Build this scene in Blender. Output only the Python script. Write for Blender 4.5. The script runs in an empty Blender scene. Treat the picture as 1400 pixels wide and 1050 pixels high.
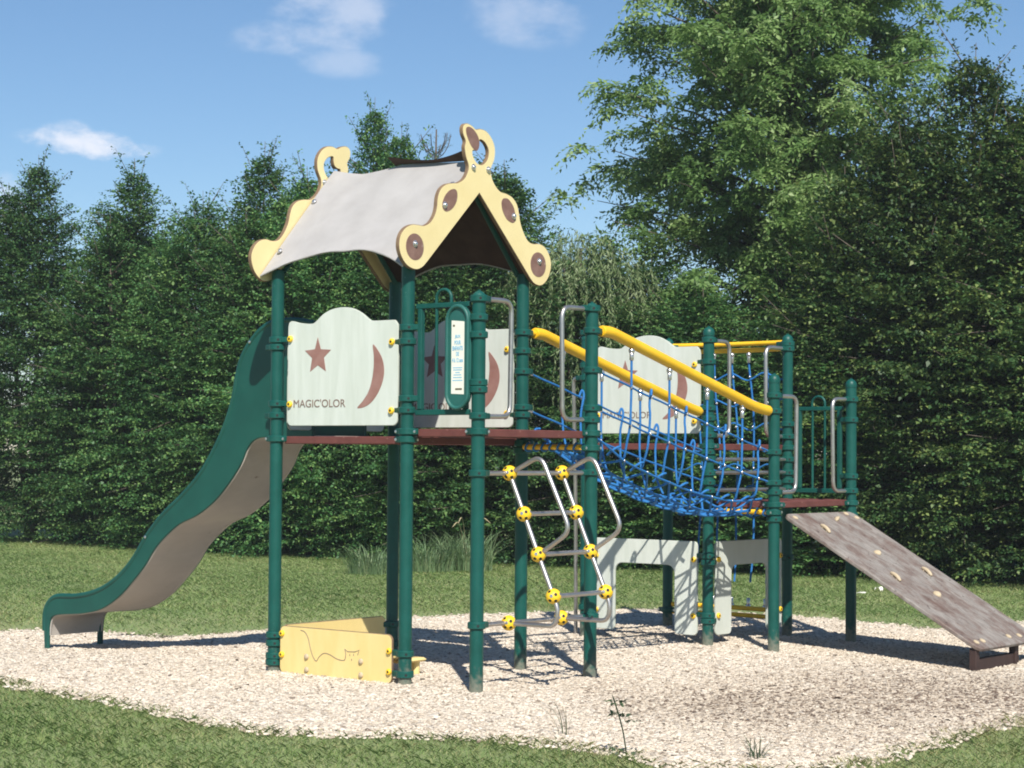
import bpy, math, random
import numpy as np
from mathutils import Vector, Matrix
from mathutils.geometry import tessellate_polygon

random.seed(7)
sc = bpy.context.scene
COL = sc.collection
PI = math.pi
V = Vector

# ------------------------------------------------------------------ materials
def newmat(name):
    m = bpy.data.materials.new(name); m.use_nodes = True
    nt = m.node_tree
    return m, nt, nt.nodes['Principled BSDF']

def N(nt, typ, **kw):
    n = nt.nodes.new(typ)
    for k, v in kw.items(): setattr(n, k, v)
    return n

def mottled(name, c1, c2, rough=.5, scale=6, metal=0, bump=0, bscale=80, stretch=(1, 1, 1), coat=0, r2=None, spec=.5, speck=None):
    """two tones mixed by noise in object space, roughness variation and fine bump"""
    m, nt, b = newmat(name); L = nt.links
    tc = N(nt, 'ShaderNodeTexCoord'); mp = N(nt, 'ShaderNodeMapping'); mp.inputs['Scale'].default_value = stretch
    L.new(tc.outputs['Object'], mp.inputs['Vector'])
    nz = N(nt, 'ShaderNodeTexNoise'); nz.inputs['Scale'].default_value = scale; nz.inputs['Detail'].default_value = 6; nz.inputs['Roughness'].default_value = .65
    L.new(mp.outputs['Vector'], nz.inputs['Vector'])
    cr = N(nt, 'ShaderNodeValToRGB'); e = cr.color_ramp.elements
    e[0].position = .35; e[0].color = (*c1, 1); e[1].position = .68; e[1].color = (*c2, 1)
    L.new(nz.outputs['Fac'], cr.inputs['Fac'])
    out = cr.outputs['Color']
    if speck:
        n3 = N(nt, 'ShaderNodeTexNoise'); n3.inputs['Scale'].default_value = speck[1]; n3.inputs['Detail'].default_value = 3
        L.new(tc.outputs['Object'], n3.inputs['Vector'])
        c3 = N(nt, 'ShaderNodeValToRGB'); c3.color_ramp.elements[0].position = speck[2]; c3.color_ramp.elements[1].position = speck[2] + .08
        c3.color_ramp.elements[0].color = (0, 0, 0, 1); c3.color_ramp.elements[1].color = (1, 1, 1, 1)
        L.new(n3.outputs['Fac'], c3.inputs['Fac'])
        mx = N(nt, 'ShaderNodeMixRGB'); mx.inputs[2].default_value = (*speck[0], 1)
        L.new(c3.outputs['Color'], mx.inputs[0]); L.new(out, mx.inputs[1]); out = mx.outputs[0]
    L.new(out, b.inputs['Base Color'])
    b.inputs['Metallic'].default_value = metal
    b.inputs['Specular IOR Level'].default_value = spec
    mr = N(nt, 'ShaderNodeMapRange'); mr.inputs['To Min'].default_value = rough; mr.inputs['To Max'].default_value = r2 if r2 else min(1, rough + .18)
    L.new(nz.outputs['Fac'], mr.inputs['Value']); L.new(mr.outputs['Result'], b.inputs['Roughness'])
    b.inputs['Coat Weight'].default_value = coat
    if bump:
        n2 = N(nt, 'ShaderNodeTexNoise'); n2.inputs['Scale'].default_value = bscale; n2.inputs['Detail'].default_value = 4
        L.new(mp.outputs['Vector'], n2.inputs['Vector'])
        bp = N(nt, 'ShaderNodeBump'); bp.inputs['Strength'].default_value = bump; bp.inputs['Distance'].default_value = .01
        L.new(n2.outputs['Fac'], bp.inputs['Height']); L.new(bp.outputs['Normal'], b.inputs['Normal'])
    return m

M = {}
M['green'] = mottled('green_powder_coat', (.003, .064, .051), (.006, .088, .071), .36, 5, bump=.05, bscale=60, spec=.35, speck=((.08, .19, .16), 55, .72))
M['greenpost'] = mottled('green_powder_coat_post', (.003, .064, .051), (.006, .088, .071), .36, 5, bump=.05, bscale=60, spec=.35, speck=((.08, .19, .16), 38, .71))
def dusty_foot(m, col=(.30, .26, .20), top=.16):
    # splashed dust on the lowest part of the post, with a ragged upper edge
    nt = m.node_tree; L = nt.links; b = nt.nodes['Principled BSDF']; src = b.inputs['Base Color'].links[0].from_socket
    tc = N(nt, 'ShaderNodeTexCoord'); sp = N(nt, 'ShaderNodeSeparateXYZ'); L.new(tc.outputs['Object'], sp.inputs[0])
    nz = N(nt, 'ShaderNodeTexNoise'); nz.inputs['Scale'].default_value = 28; nz.inputs['Detail'].default_value = 5; L.new(tc.outputs['Object'], nz.inputs['Vector'])
    ma = N(nt, 'ShaderNodeMath', operation='MULTIPLY_ADD'); ma.inputs[1].default_value = .34; L.new(nz.outputs['Fac'], ma.inputs[0]); L.new(sp.outputs['Z'], ma.inputs[2])
    mr = N(nt, 'ShaderNodeMapRange'); mr.inputs['From Min'].default_value = top + .02; mr.inputs['From Max'].default_value = top + .16; mr.inputs['To Min'].default_value = .55; mr.inputs['To Max'].default_value = 0
    L.new(ma.outputs[0], mr.inputs['Value'])
    mx = N(nt, 'ShaderNodeMixRGB'); mx.inputs[2].default_value = (*col, 1); L.new(mr.outputs['Result'], mx.inputs[0]); L.new(src, mx.inputs[1]); L.new(mx.outputs[0], b.inputs['Base Color'])
dusty_foot(M['greenpost'])
M['greenplastic'] = mottled('green_moulded_plastic', (.003, .062, .048), (.006, .082, .062), .40, 4, bump=.06, bscale=30)
M['signgreen'] = mottled('sign_green_plastic', (.014, .10, .085), (.02, .125, .105), .42, 6, bump=.05)
M['hole'] = mottled('dark_bolt_socket', (.006, .008, .008), (.012, .014, .014), .6, 20)
M['panel'] = mottled('pale_mint_panel', (.56, .60, .53), (.66, .695, .635), .5, 3.2, bump=.04, bscale=20, stretch=(1, 3.4, .45), speck=((.46, .47, .40), 34, .735))
M['panelcore'] = mottled('panel_edge_core', (.42, .46, .40), (.5, .54, .47), .6, 8)
M['maroon'] = mottled('faded_maroon_inlay', (.27, .13, .105), (.34, .19, .16), .6, 9, bump=.06, bscale=40, speck=((.5, .38, .34), 14, .70))
M['letter'] = mottled('engraved_brown_letters', (.19, .13, .10), (.25, .18, .15), .7, 30)
M['cream'] = mottled('pale_yellow_board', (.76, .62, .31), (.82, .69, .37), .45, 3, bump=.04, bscale=25)
M['creamlow'] = mottled('weathered_yellow_board', (.73, .565, .215), (.80, .64, .285), .5, 2.5, bump=.05, bscale=20, stretch=(1, 2, .5))
M['boardedge'] = mottled('brown_board_edge', (.16, .10, .06), (.24, .16, .09), .7, 15)
M['disc'] = mottled('brown_disc_inlay', (.17, .088, .068), (.26, .155, .125), .6, 11, bump=.08, bscale=30, speck=((.36, .26, .22), 20, .66))
M['canvas'] = mottled('grey_canvas_outer', (.36, .345, .335), (.42, .405, .395), .85, 3.5, bump=.35, bscale=160, spec=.2)
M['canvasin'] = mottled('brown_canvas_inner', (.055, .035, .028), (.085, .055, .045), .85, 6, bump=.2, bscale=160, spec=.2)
M['deck'] = mottled('maroon_deck_edge', (.115, .033, .028), (.165, .052, .042), .5, 7, bump=.1, bscale=50, speck=((.3, .16, .13), 18, .68))
M['steel'] = mottled('brushed_stainless_tube', (.48, .45, .42), (.58, .55, .52), .30, 9, metal=.92, bump=.03, bscale=200)
M['bolt'] = mottled('bright_bolt_head', (.6, .6, .6), (.72, .72, .72), .2, 30, metal=.9)
M['tubeyellow'] = mottled('yellow_tube', (.82, .47, .012), (.90, .55, .022), .38, 4, bump=.04, bscale=30, speck=((.6, .42, .1), 40, .75))
M['ball'] = mottled('yellow_ball_joint', (.86, .52, .015), (.92, .6, .03), .38, 12, bump=.03)
M['rope'] = mottled('blue_braided_rope', (.009, .125, .39), (.022, .21, .53), .6, 60, bump=.5, bscale=350)
M['slidebed'] = mottled('worn_grey_slide_bed', (.40, .365, .325), (.49, .45, .405), .42, 3, metal=.1, bump=.06, bscale=12, stretch=(.6, 1, 1), speck=((.2, .15, .12), 9, .70))
M['white'] = mottled('white_sticker', (.78, .76, .66), (.84, .82, .72), .5, 8)
M['print'] = mottled('blue_print', (.16, .42, .62), (.22, .5, .68), .6, 40)
M['printdark'] = mottled('dark_print', (.10, .09, .06), (.2, .16, .08), .6, 60)
M['footwood'] = mottled('shade_darkened_foot', (.032, .016, .013), (.05, .026, .021), .6, 9, bump=.1)  # brown darkened to stand in for the ramp's shade on its foot
M['hold'] = mottled('cream_hold', (.44, .35, .22), (.55, .45, .31), .6, 12, bump=.3, bscale=60)
M['bark'] = mottled('grey_brown_bark', (.06, .048, .036), (.14, .115, .09), .9, 12, bump=.6, bscale=40, stretch=(1, 1, .25))
M['straw'] = mottled('straw_seed_head', (.36, .30, .17), (.46, .39, .24), .8, 30)

def ramp_wood():
    m, nt, b = newmat('worn_grey_plywood'); L = nt.links
    tc = N(nt, 'ShaderNodeTexCoord')
    mp = N(nt, 'ShaderNodeMapping'); mp.inputs['Scale'].default_value = (1.0, .6, .6)
    L.new(tc.outputs['Object'], mp.inputs['Vector'])
    n1 = N(nt, 'ShaderNodeTexNoise'); n1.inputs['Scale'].default_value = 6.5; n1.inputs['Detail'].default_value = 12; n1.inputs['Roughness'].default_value = .72
    L.new(mp.outputs['Vector'], n1.inputs['Vector'])
    c1 = N(nt, 'ShaderNodeValToRGB'); e = c1.color_ramp.elements
    e[0].position = .36; e[0].color = (.125, .080, .064, 1); e[1].position = .60; e[1].color = (.255, .23, .205, 1)
    k = e.new(.47); k.color = (.19, .152, .13, 1); k = e.new(.53); k.color = (.228, .20, .177, 1)
    L.new(n1.outputs['Fac'], c1.inputs['Fac'])
    mp2 = N(nt, 'ShaderNodeMapping'); mp2.inputs['Scale'].default_value = (34, 7, 7)
    L.new(tc.outputs['Object'], mp2.inputs['Vector'])
    n2 = N(nt, 'ShaderNodeTexNoise'); n2.inputs['Scale'].default_value = 1.5; n2.inputs['Detail'].default_value = 5
    L.new(mp2.outputs['Vector'], n2.inputs['Vector'])
    mx = N(nt, 'ShaderNodeMixRGB', blend_type='OVERLAY'); mx.inputs[0].default_value = .5
    L.new(c1.outputs['Color'], mx.inputs[1]); L.new(n2.outputs['Fac'], mx.inputs[2])
    n3 = N(nt, 'ShaderNodeTexNoise'); n3.inputs['Scale'].default_value = 26; n3.inputs['Detail'].default_value = 3
    L.new(tc.outputs['Object'], n3.inputs['Vector'])
    c3 = N(nt, 'ShaderNodeValToRGB'); c3.color_ramp.elements[0].position = .66; c3.color_ramp.elements[1].position = .74
    L.new(n3.outputs['Fac'], c3.inputs['Fac'])
    m2 = N(nt, 'ShaderNodeMixRGB'); m2.inputs[2].default_value = (.055, .035, .028, 1)
    L.new(c3.outputs['Color'], m2.inputs[0]); L.new(mx.outputs[0], m2.inputs[1])
    L.new(m2.outputs[0], b.inputs['Base Color']); b.inputs['Roughness'].default_value = .75
    bp = N(nt, 'ShaderNodeBump'); bp.inputs['Strength'].default_value = .5; bp.inputs['Distance'].default_value = .006
    L.new(n2.outputs['Fac'], bp.inputs['Height']); L.new(bp.outputs['Normal'], b.inputs['Normal'])
    return m
M['ramp'] = ramp_wood()

def leafmat(name, dark, mid, light, trans=.3, obj_var=.25, gloss=.5):
    m, nt, b = newmat(name); L = nt.links
    at = N(nt, 'ShaderNodeAttribute', attribute_name='tint')
    cr = N(nt, 'ShaderNodeValToRGB'); e = cr.color_ramp.elements
    e[0].position = 0; e[0].color = (*dark, 1); e[1].position = 1; e[1].color = (*light, 1)
    k = e.new(.5); k.color = (*mid, 1)
    L.new(at.outputs['Fac'], cr.inputs['Fac'])
    oi = N(nt, 'ShaderNodeObjectInfo')
    hs = N(nt, 'ShaderNodeHueSaturation')
    mr = N(nt, 'ShaderNodeMapRange'); mr.inputs['To Min'].default_value = 1 - obj_var; mr.inputs['To Max'].default_value = 1 + obj_var
    L.new(oi.outputs['Random'], mr.inputs['Value']); L.new(mr.outputs['Result'], hs.inputs['Value'])
    L.new(cr.outputs['Color'], hs.inputs['Color'])
    L.new(hs.outputs['Color'], b.inputs['Base Color'])
    b.inputs['Roughness'].default_value = gloss; b.inputs['Specular IOR Level'].default_value = .35
    tr = N(nt, 'ShaderNodeBsdfTranslucent'); L.new(hs.outputs['Color'], tr.inputs['Color'])
    ms = N(nt, 'ShaderNodeMixShader'); ms.inputs[0].default_value = trans
    out = nt.nodes['Material Output']
    L.new(b.outputs[0], ms.inputs[1]); L.new(tr.outputs[0], ms.inputs[2]); L.new(ms.outputs[0], out.inputs['Surface'])
    return m
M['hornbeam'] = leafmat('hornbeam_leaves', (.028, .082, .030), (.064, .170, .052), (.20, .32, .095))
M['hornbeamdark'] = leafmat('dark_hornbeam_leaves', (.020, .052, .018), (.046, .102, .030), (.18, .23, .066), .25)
M['maple'] = leafmat('pale_maple_leaves', (.10, .195, .058), (.215, .35, .105), (.40, .52, .23), .45, .05)
M['willow'] = leafmat('silvery_willow_leaves', (.12, .18, .08), (.21, .28, .12), (.34, .40, .22), .3, .05)
M['conifer'] = leafmat('conifer_needles', (.015, .03, .012), (.03, .05, .02), (.05, .08, .03), .2, .05)
M['tallgrass'] = leafmat('tall_blue_green_grass', (.09, .17, .075), (.19, .29, .14), (.36, .40, .22), .3, .1)
M['weed'] = leafmat('weed_leaves', (.03, .06, .03), (.06, .10, .045), (.11, .16, .07), .25, .05)
M['blade'] = leafmat('lawn_blades', (.15, .245, .078), (.30, .425, .145), (.58, .53, .29), .5, 0, .6)

def chipmat():
    m, nt, b = newmat('pale_wood_chips'); L = nt.links
    at = N(nt, 'ShaderNodeAttribute', attribute_name='tint')
    cr = N(nt, 'ShaderNodeValToRGB'); e = cr.color_ramp.elements
    e[0].position = 0; e[0].color = (.14, .10, .075, 1); e[1].position = 1; e[1].color = (.73, .655, .55, 1)
    for p, c in ((.15, (.36, .295, .225)), (.45, (.52, .445, .35)), (.75, (.62, .545, .445))):
        k = e.new(p); k.color = (*c, 1)
    L.new(at.outputs['Fac'], cr.inputs['Fac']); L.new(cr.outputs['Color'], b.inputs['Base Color'])
    b.inputs['Roughness'].default_value = .85; b.inputs['Specular IOR Level'].default_value = .25
    return m
M['chip'] = chipmat()

def bedmat():
    m, nt, b = newmat('wood_chip_bed'); L = nt.links
    tc = N(nt, 'ShaderNodeTexCoord')
    vo = N(nt, 'ShaderNodeTexVoronoi'); vo.inputs['Scale'].default_value = 55
    mp = N(nt, 'ShaderNodeMapping'); mp.inputs['Scale'].default_value = (1, 1.6, 1)
    L.new(tc.outputs['Object'], mp.inputs['Vector']); L.new(mp.outputs['Vector'], vo.inputs['Vector'])
    sp = N(nt, 'ShaderNodeSeparateColor'); L.new(vo.outputs['Color'], sp.inputs[0])
    cr = N(nt, 'ShaderNodeValToRGB'); e = cr.color_ramp.elements
    e[0].position = 0; e[0].color = (.27, .22, .17, 1); e[1].position = 1; e[1].color = (.58, .52, .45, 1)
    L.new(sp.outputs[0], cr.inputs['Fac'])
    n1 = N(nt, 'ShaderNodeTexNoise'); n1.inputs['Scale'].default_value = .55; n1.inputs['Detail'].default_value = 5
    L.new(tc.outputs['Object'], n1.inputs['Vector'])
    mx = N(nt, 'ShaderNodeMixRGB', blend_type='MULTIPLY'); mx.inputs[0].default_value = .5
    c2 = N(nt, 'ShaderNodeValToRGB'); c2.color_ramp.elements[0].position = .35; c2.color_ramp.elements[0].color = (.62, .52, .42, 1); c2.color_ramp.elements[1].position = .6
    L.new(n1.outputs['Fac'], c2.inputs['Fac'])
    L.new(cr.outputs['Color'], mx.inputs[1]); L.new(c2.outputs['Color'], mx.inputs[2])
    L.new(mx.outputs[0], b.inputs['Base Color']); b.inputs['Roughness'].default_value = .9
    bp = N(nt, 'ShaderNodeBump'); bp.inputs['Strength'].default_value = 1; bp.inputs['Distance'].default_value = .012
    L.new(vo.outputs['Distance'], bp.inputs['Height']); L.new(bp.outputs['Normal'], b.inputs['Normal'])
    return m
M['bed'] = bedmat()

def lawnmat():
    m, nt, b = newmat('lawn_soil_and_grass'); L = nt.links
    tc = N(nt, 'ShaderNodeTexCoord')
    n1 = N(nt, 'ShaderNodeTexNoise'); n1.inputs['Scale'].default_value = .9; n1.inputs['Detail'].default_value = 8; n1.inputs['Roughness'].default_value = .7
    n2 = N(nt, 'ShaderNodeTexNoise'); n2.inputs['Scale'].default_value = 45; n2.inputs['Detail'].default_value = 5
    L.new(tc.outputs['Object'], n1.inputs['Vector']); L.new(tc.outputs['Object'], n2.inputs['Vector'])
    cr = N(nt, 'ShaderNodeValToRGB'); e = cr.color_ramp.elements
    e[0].position = .35; e[0].color = (.17, .24, .085, 1); e[1].position = .72; e[1].color = (.29, .31, .14, 1)
    L.new(n1.outputs['Fac'], cr.inputs['Fac'])
    mx = N(nt, 'ShaderNodeMixRGB', blend_type='OVERLAY'); mx.inputs[0].default_value = .7
    L.new(cr.outputs['Color'], mx.inputs[1]); L.new(n2.outputs['Fac'], mx.inputs[2])
    L.new(mx.outputs[0], b.inputs['Base Color']); b.inputs['Roughness'].default_value = .9
    bp = N(nt, 'ShaderNodeBump'); bp.inputs['Strength'].default_value = .8; bp.inputs['Distance'].default_value = .03
    L.new(n2.outputs['Fac'], bp.inputs['Height']); L.new(bp.outputs['Normal'], b.inputs['Normal'])
    return m
M['lawn'] = lawnmat()

# ------------------------------------------------------------------ mesh tools
class MB:
    def __init__(s): s.v = []; s.f = []; s.m = []
    def add(s, vs, fs, mi=0):
        o = len(s.v); s.v += [tuple(v) for v in vs]; s.f += [tuple(i + o for i in f) for f in fs]; s.m += [mi] * len(fs); return s
    def tube(s, pts, r, seg=10, mi=0, caps=True, closed=False):
        pts = [V(p) for p in pts]; n = len(pts)
        rs = r if isinstance(r, (list, tuple)) else [r] * n
        up = None; vs = []; fs = []
        for i, p in enumerate(pts):
            a = pts[(i - 1) % n] if (closed or i > 0) else p
            c = pts[(i + 1) % n] if (closed or i < n - 1) else p
            t = (c - a)
            if t.length < 1e-9: t = V((0, 0, 1))
            t.normalize()
            if up is None:
                up = t.cross(V((0, 0, 1)))
                if up.length < .05: up = t.cross(V((1, 0, 0)))
            up = (up - t * up.dot(t)); up.normalize(); w = t.cross(up)
            for k in range(seg):
                an = 2 * PI * k / seg
                vs.append(p + (up * math.cos(an) + w * math.sin(an)) * rs[i])
        m = n if closed else n - 1
        for i in range(m):
            j = (i + 1) % n
            for k in range(seg):
                k2 = (k + 1) % seg
                fs.append((i * seg + k, i * seg + k2, j * seg + k2, j * seg + k))
        if caps and not closed:
            fs.append(tuple(range(seg))[::-1]); fs.append(tuple((n - 1) * seg + k for k in range(seg)))
        return s.add(vs, fs, mi)
    def lathe(s, prof, origin, axis=(0, 0, 1), seg=20, mi=0):
        """prof: (radius, height) from bottom to top around an axis"""
        ax = V(axis).normalized(); u = ax.cross(V((0, 0, 1)))
        if u.length < .05: u = V((1, 0, 0))
        u.normalize(); w = ax.cross(u); o = V(origin); vs = []; fs = []
        for r, h in prof:
            for k in range(seg):
                an = 2 * PI * k / seg
                vs.append(o + ax * h + (u * math.cos(an) + w * math.sin(an)) * max(r, 1e-5))
        for i in range(len(prof) - 1):
            for k in range(seg):
                k2 = (k + 1) % seg
                fs.append((i * seg + k, i * seg + k2, (i + 1) * seg + k2, (i + 1) * seg + k))
        fs.append(tuple(range(seg))[::-1]); fs.append(tuple((len(prof) - 1) * seg + k for k in range(seg)))
        return s.add(vs, fs, mi)
    def box(s, lo, hi, ch=.004, mi=0):
        """box with chamfered vertical and horizontal edges"""
        x0, y0, z0 = lo; x1, y1, z1 = hi; c = ch; vs = []
        def ring(z, i):
            return [(x0 + i + c, y0 + i, z), (x1 - i - c, y0 + i, z), (x1 - i, y0 + i + c, z), (x1 - i, y1 - i - c, z), (x1 - i - c, y1 - i, z), (x0 + i + c, y1 - i, z), (x0 + i, y1 - i - c, z), (x0 + i, y0 + i + c, z)]
        for z, i in ((z0, c), (z0 + c, 0), (z1 - c, 0), (z1, c)): vs += ring(z, i)
        fs = [tuple(range(8))[::-1], tuple(range(24, 32))]
        for l in range(3):
            for k in range(8):
                fs.append((l * 8 + k, l * 8 + (k + 1) % 8, (l + 1) * 8 + (k + 1) % 8, (l + 1) * 8 + k))
        return s.add(vs, fs, mi)
    def prism(s, outline, org, ux, uy, th, holes=(), ch=.004, mi=0, me=None):
        """flat board: outline (counter-clockwise in ux,uy) extruded by th along -(ux x uy) from its face, chamfered edges"""
        org, ux, uy = V(org), V(ux), V(uy); nz = ux.cross(uy).normalized()
        me = mi if me is None else me
        def inset(pl, d):
            n = len(pl); out = []
            for i in range(n):
                a, b, c = V(pl[i - 1]), V(pl[i]), V(pl[(i + 1) % n])
                e1 = (b - a).normalized() if (b - a).length > 1e-9 else V((1, 0)); e2 = (c - b).normalized() if (c - b).length > 1e-9 else e1
                n1 = V((-e1.y, e1.x)); n2 = V((-e2.y, e2.x)); q = n1 + n2
                q = q / max(.35, q.length_squared / 2) if q.length > 1e-6 else n1
                out.append(b + q * d)
            return out
        def ccw(pl, want=True):
            a = sum(pl[i - 1][0] * pl[i][1] - pl[i][0] * pl[i - 1][1] for i in range(len(pl)))
            return list(pl) if (a > 0) == want else list(pl)[::-1]
        loops = [ccw(outline)] + [ccw(h, False) for h in holes]
        P3 = lambda p, d: org + ux * p[0] + uy * p[1] - nz * d
        ins = [inset(l, ch) for l in loops]
        tess = tessellate_polygon([[V((p[0], p[1], 0)) for p in l] for l in ins])
        flat = [p for l in ins for p in l]
        nf = len(flat)
        fs = []
        for t in tess:
            a, b, c = (flat[i] for i in t)
            ar = (b[0] - a[0]) * (c[1] - a[1]) - (b[1] - a[1]) * (c[0] - a[0])
            fs.append(t if ar > 0 else t[::-1])
        s.add([P3(p, 0) for p in flat], fs, mi)
        s.add([P3(p, th) for p in flat], [f[::-1] for f in fs], mi)
        for l, li in zip(loops, ins):
            n = len(l)
            vs = [P3(p, 0) for p in li] + [P3(p, ch) for p in l] + [P3(p, th - ch) for p in l] + [P3(p, th) for p in li]
            q = []
            for r in range(3):
                for k in range(n):
                    k2 = (k + 1) % n
                    q.append((r * n + k, (r + 1) * n + k, (r + 1) * n + k2, r * n + k2))
            s.add(vs, q, me)
        return s
    def sphere(s, c, r, seg=14, rings=8, sc_=(1, 1, 1), mi=0):
        prof = [(r * math.sin(PI * i / rings), -r * math.cos(PI * i / rings)) for i in range(rings + 1)]
        o = len(s.v); s.lathe(prof, (0, 0, 0), seg=seg, mi=mi)
        for i in range(o, len(s.v)):
            v = s.v[i]; s.v[i] = (v[0] * sc_[0] + c[0], v[1] * sc_[1] + c[1], v[2] * sc_[2] + c[2])
        return s
    def build(s, name, mats, parent=None, loc=None, angle=38, smooth=True):
        me = bpy.data.meshes.new(name)
        o = V(loc) if loc is not None else V((0, 0, 0))
        me.from_pydata([(v[0] - o.x, v[1] - o.y, v[2] - o.z) for v in s.v], [], s.f)
        mats = mats if isinstance(mats, (list, tuple)) else [mats]
        for m in mats: me.materials.append(M[m])
        me.polygons.foreach_set('material_index', s.m)
        if smooth:
            me.shade_smooth(); me.set_sharp_from_angle(angle=math.radians(angle))
        me.update()
        ob = bpy.data.objects.new(name, me); COL.objects.link(ob); ob.location = o
        if parent: attach(ob, parent)
        return ob

WP = {}
def wpos(ob):
    p = V(ob.location)
    while ob.parent: ob = ob.parent; p += V(ob.location)
    return p
def attach(ob, parent):
    w = wpos(ob); pw = wpos(parent)
    ob.parent = parent; ob.location = w - pw

def empty(name, loc):
    o = bpy.data.objects.new(name, None); COL.objects.link(o); o.location = loc; o.empty_display_size = .2
    return o
def tag(o, label=None, cat=None, group=None, kind=None):
    if label: o['label'] = label
    if cat: o['category'] = cat
    if group: o['group'] = group
    if kind: o['kind'] = kind
    return o

def smooth_pts(pts, n=4, closed=False):
    """Catmull-Rom through points of any dimension"""
    pts = [V(p) for p in pts]; out = []; m = len(pts)
    rng = m if closed else m - 1
    for i in range(rng):
        p1, p2 = pts[i], pts[(i + 1) % m]
        p0 = pts[i - 1] if (closed or i > 0) else p1 * 2 - p2
        p3 = pts[(i + 2) % m] if (closed or i < m - 2) else p2 * 2 - p1
        for k in range(n):
            t = k / n
            out.append(.5 * ((2 * p1) + (p2 - p0) * t + (2 * p0 - 5 * p1 + 4 * p2 - p3) * t * t + (3 * p1 - p0 - 3 * p2 + p3) * t ** 3))
    if not closed: out.append(pts[-1])
    return out

def fillet(pts, r, n=5):
    """polyline with rounded bends of radius about r"""
    pts = [V(p) for p in pts]; out = [pts[0]]
    for i in range(1, len(pts) - 1):
        a, b, c = pts[i - 1], pts[i], pts[i + 1]
        d = min(r, (a - b).length * .49, (c - b).length * .49)
        p = b + (a - b).normalized() * d; q = b + (c - b).normalized() * d
        for k in range(n + 1):
            t = k / n; out.append(p * (1 - t) ** 2 + b * 2 * t * (1 - t) + q * t * t)
    out.append(pts[-1]); return out

def rrect(x0, y0, x1, y1, r, n=5):
    out = []
    for cx, cy, a0 in ((x1 - r, y0 + r, -90), (x1 - r, y1 - r, 0), (x0 + r, y1 - r, 90), (x0 + r, y0 + r, 180)):
        for k in range(n + 1):
            a = math.radians(a0 + 90 * k / n); out.append((cx + r * math.cos(a), cy + r * math.sin(a)))
    return out

# ------------------------------------------------------------------ ground
def hgt(x, y):
    """height of the ground"""
    g = lambda cx, cy, s, a: a * np.exp(-((x - cx) ** 2 + (y - cy) ** 2) / (2 * s * s))
    return -.022 + (g(4.3, -2.7, .9, -.045) + g(.65, 4.8, 1.1, -.085) + g(5.16, -.6, .5, -.012) + g(5.2, 1.3, .6, .012)
            + .010 * np.sin(x * 1.7 + .4) * np.sin(y * 1.3 + 1.1) * np.exp(-((x - 3) ** 2 + (y - 1) ** 2) / 60.))

PAD = [(-1.73, 2.27), (-1.80, 1.39), (-1.98, .43), (-2.15, -.42), (-2.14, -1.15), (-1.81, -1.65), (-1.575, -2.23), (-1.53, -2.71), (-1.67, -3.53), (-1.52, -3.85),
       (-1.09, -4.08), (-.3, -4.1), (1.31, -4.02), (3.0, -4.3), (5.2, -4.4), (7.2, -3.6), (8.3, -2.3), (8.1, -.98), (6.9, -1.1), (6.75, -.5), (6.93, -.12), (7.16, .99), (7.11, 1.83),
       (6.9, 2.6), (5.79, 3.2), (4.66, 3.72), (3.5, 3.82), (2.48, 3.9), (1.75, 4.3), (1.6, 4.9), (1.5, 5.5), (.9, 5.95), (-.2, 6.0), (-1.2, 5.2), (-1.75, 3.9), (-1.6, 3.0)]
padv = [(p.x, p.y) for p in smooth_pts([V((a, b)) for a, b in PAD], 5, True)]
rngp = np.random.default_rng(3)
padv = [(x + .04 * math.sin(i * 1.9) + rngp.normal(0, .022), y + .04 * math.cos(i * 2.3) + rngp.normal(0, .022)) for i, (x, y) in enumerate(padv)]
padA = np.array(padv)
def inpad(x, y):
    c = np.zeros(len(x), bool); n = len(padA)
    for i in range(n):
        x1, y1 = padA[i - 1]; x2, y2 = padA[i]
        k = ((y1 > y) != (y2 > y))
        if abs(y2 - y1) > 1e-12:
            c ^= k & (x < (x2 - x1) * (y - y1) / (y2 - y1) + x1)
    return c
def paddist(x, y):
    d = np.full(len(x), 1e9); n = len(padA)
    for i in range(n):
        a = padA[i - 1]; b = padA[i]; ab = b - a; L2 = max(ab @ ab, 1e-9)
        t = np.clip(((x - a[0]) * ab[0] + (y - a[1]) * ab[1]) / L2, 0, 1)
        d = np.minimum(d, np.hypot(x - a[0] - t * ab[0], y - a[1] - t * ab[1]))
    return d

def np_mesh(name, verts, faces, k, mat, tint=None, smooth=False):
    """fast mesh of k-gons"""
    me = bpy.data.meshes.new(name); nf = len(faces)
    me.vertices.add(len(verts)); me.vertices.foreach_set('co', np.asarray(verts, np.float32).ravel())
    me.loops.add(nf * k); me.loops.foreach_set('vertex_index', np.asarray(faces, np.int32).ravel())
    me.polygons.add(nf); me.polygons.foreach_set('loop_start', np.arange(0, nf * k, k, dtype=np.int32))
    if tint is not None:
        a = me.attributes.new('tint', 'FLOAT', 'FACE'); a.data.foreach_set('value', np.asarray(tint, np.float32))
    me.materials.append(M[mat]); me.update(calc_edges=True)
    if smooth: me.shade_smooth()
    return me
def link(name, me, loc=(0, 0, 0), parent=None):
    o = bpy.data.objects.new(name, me); COL.objects.link(o); o.location = loc
    if parent: attach(o, parent)
    return o

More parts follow.
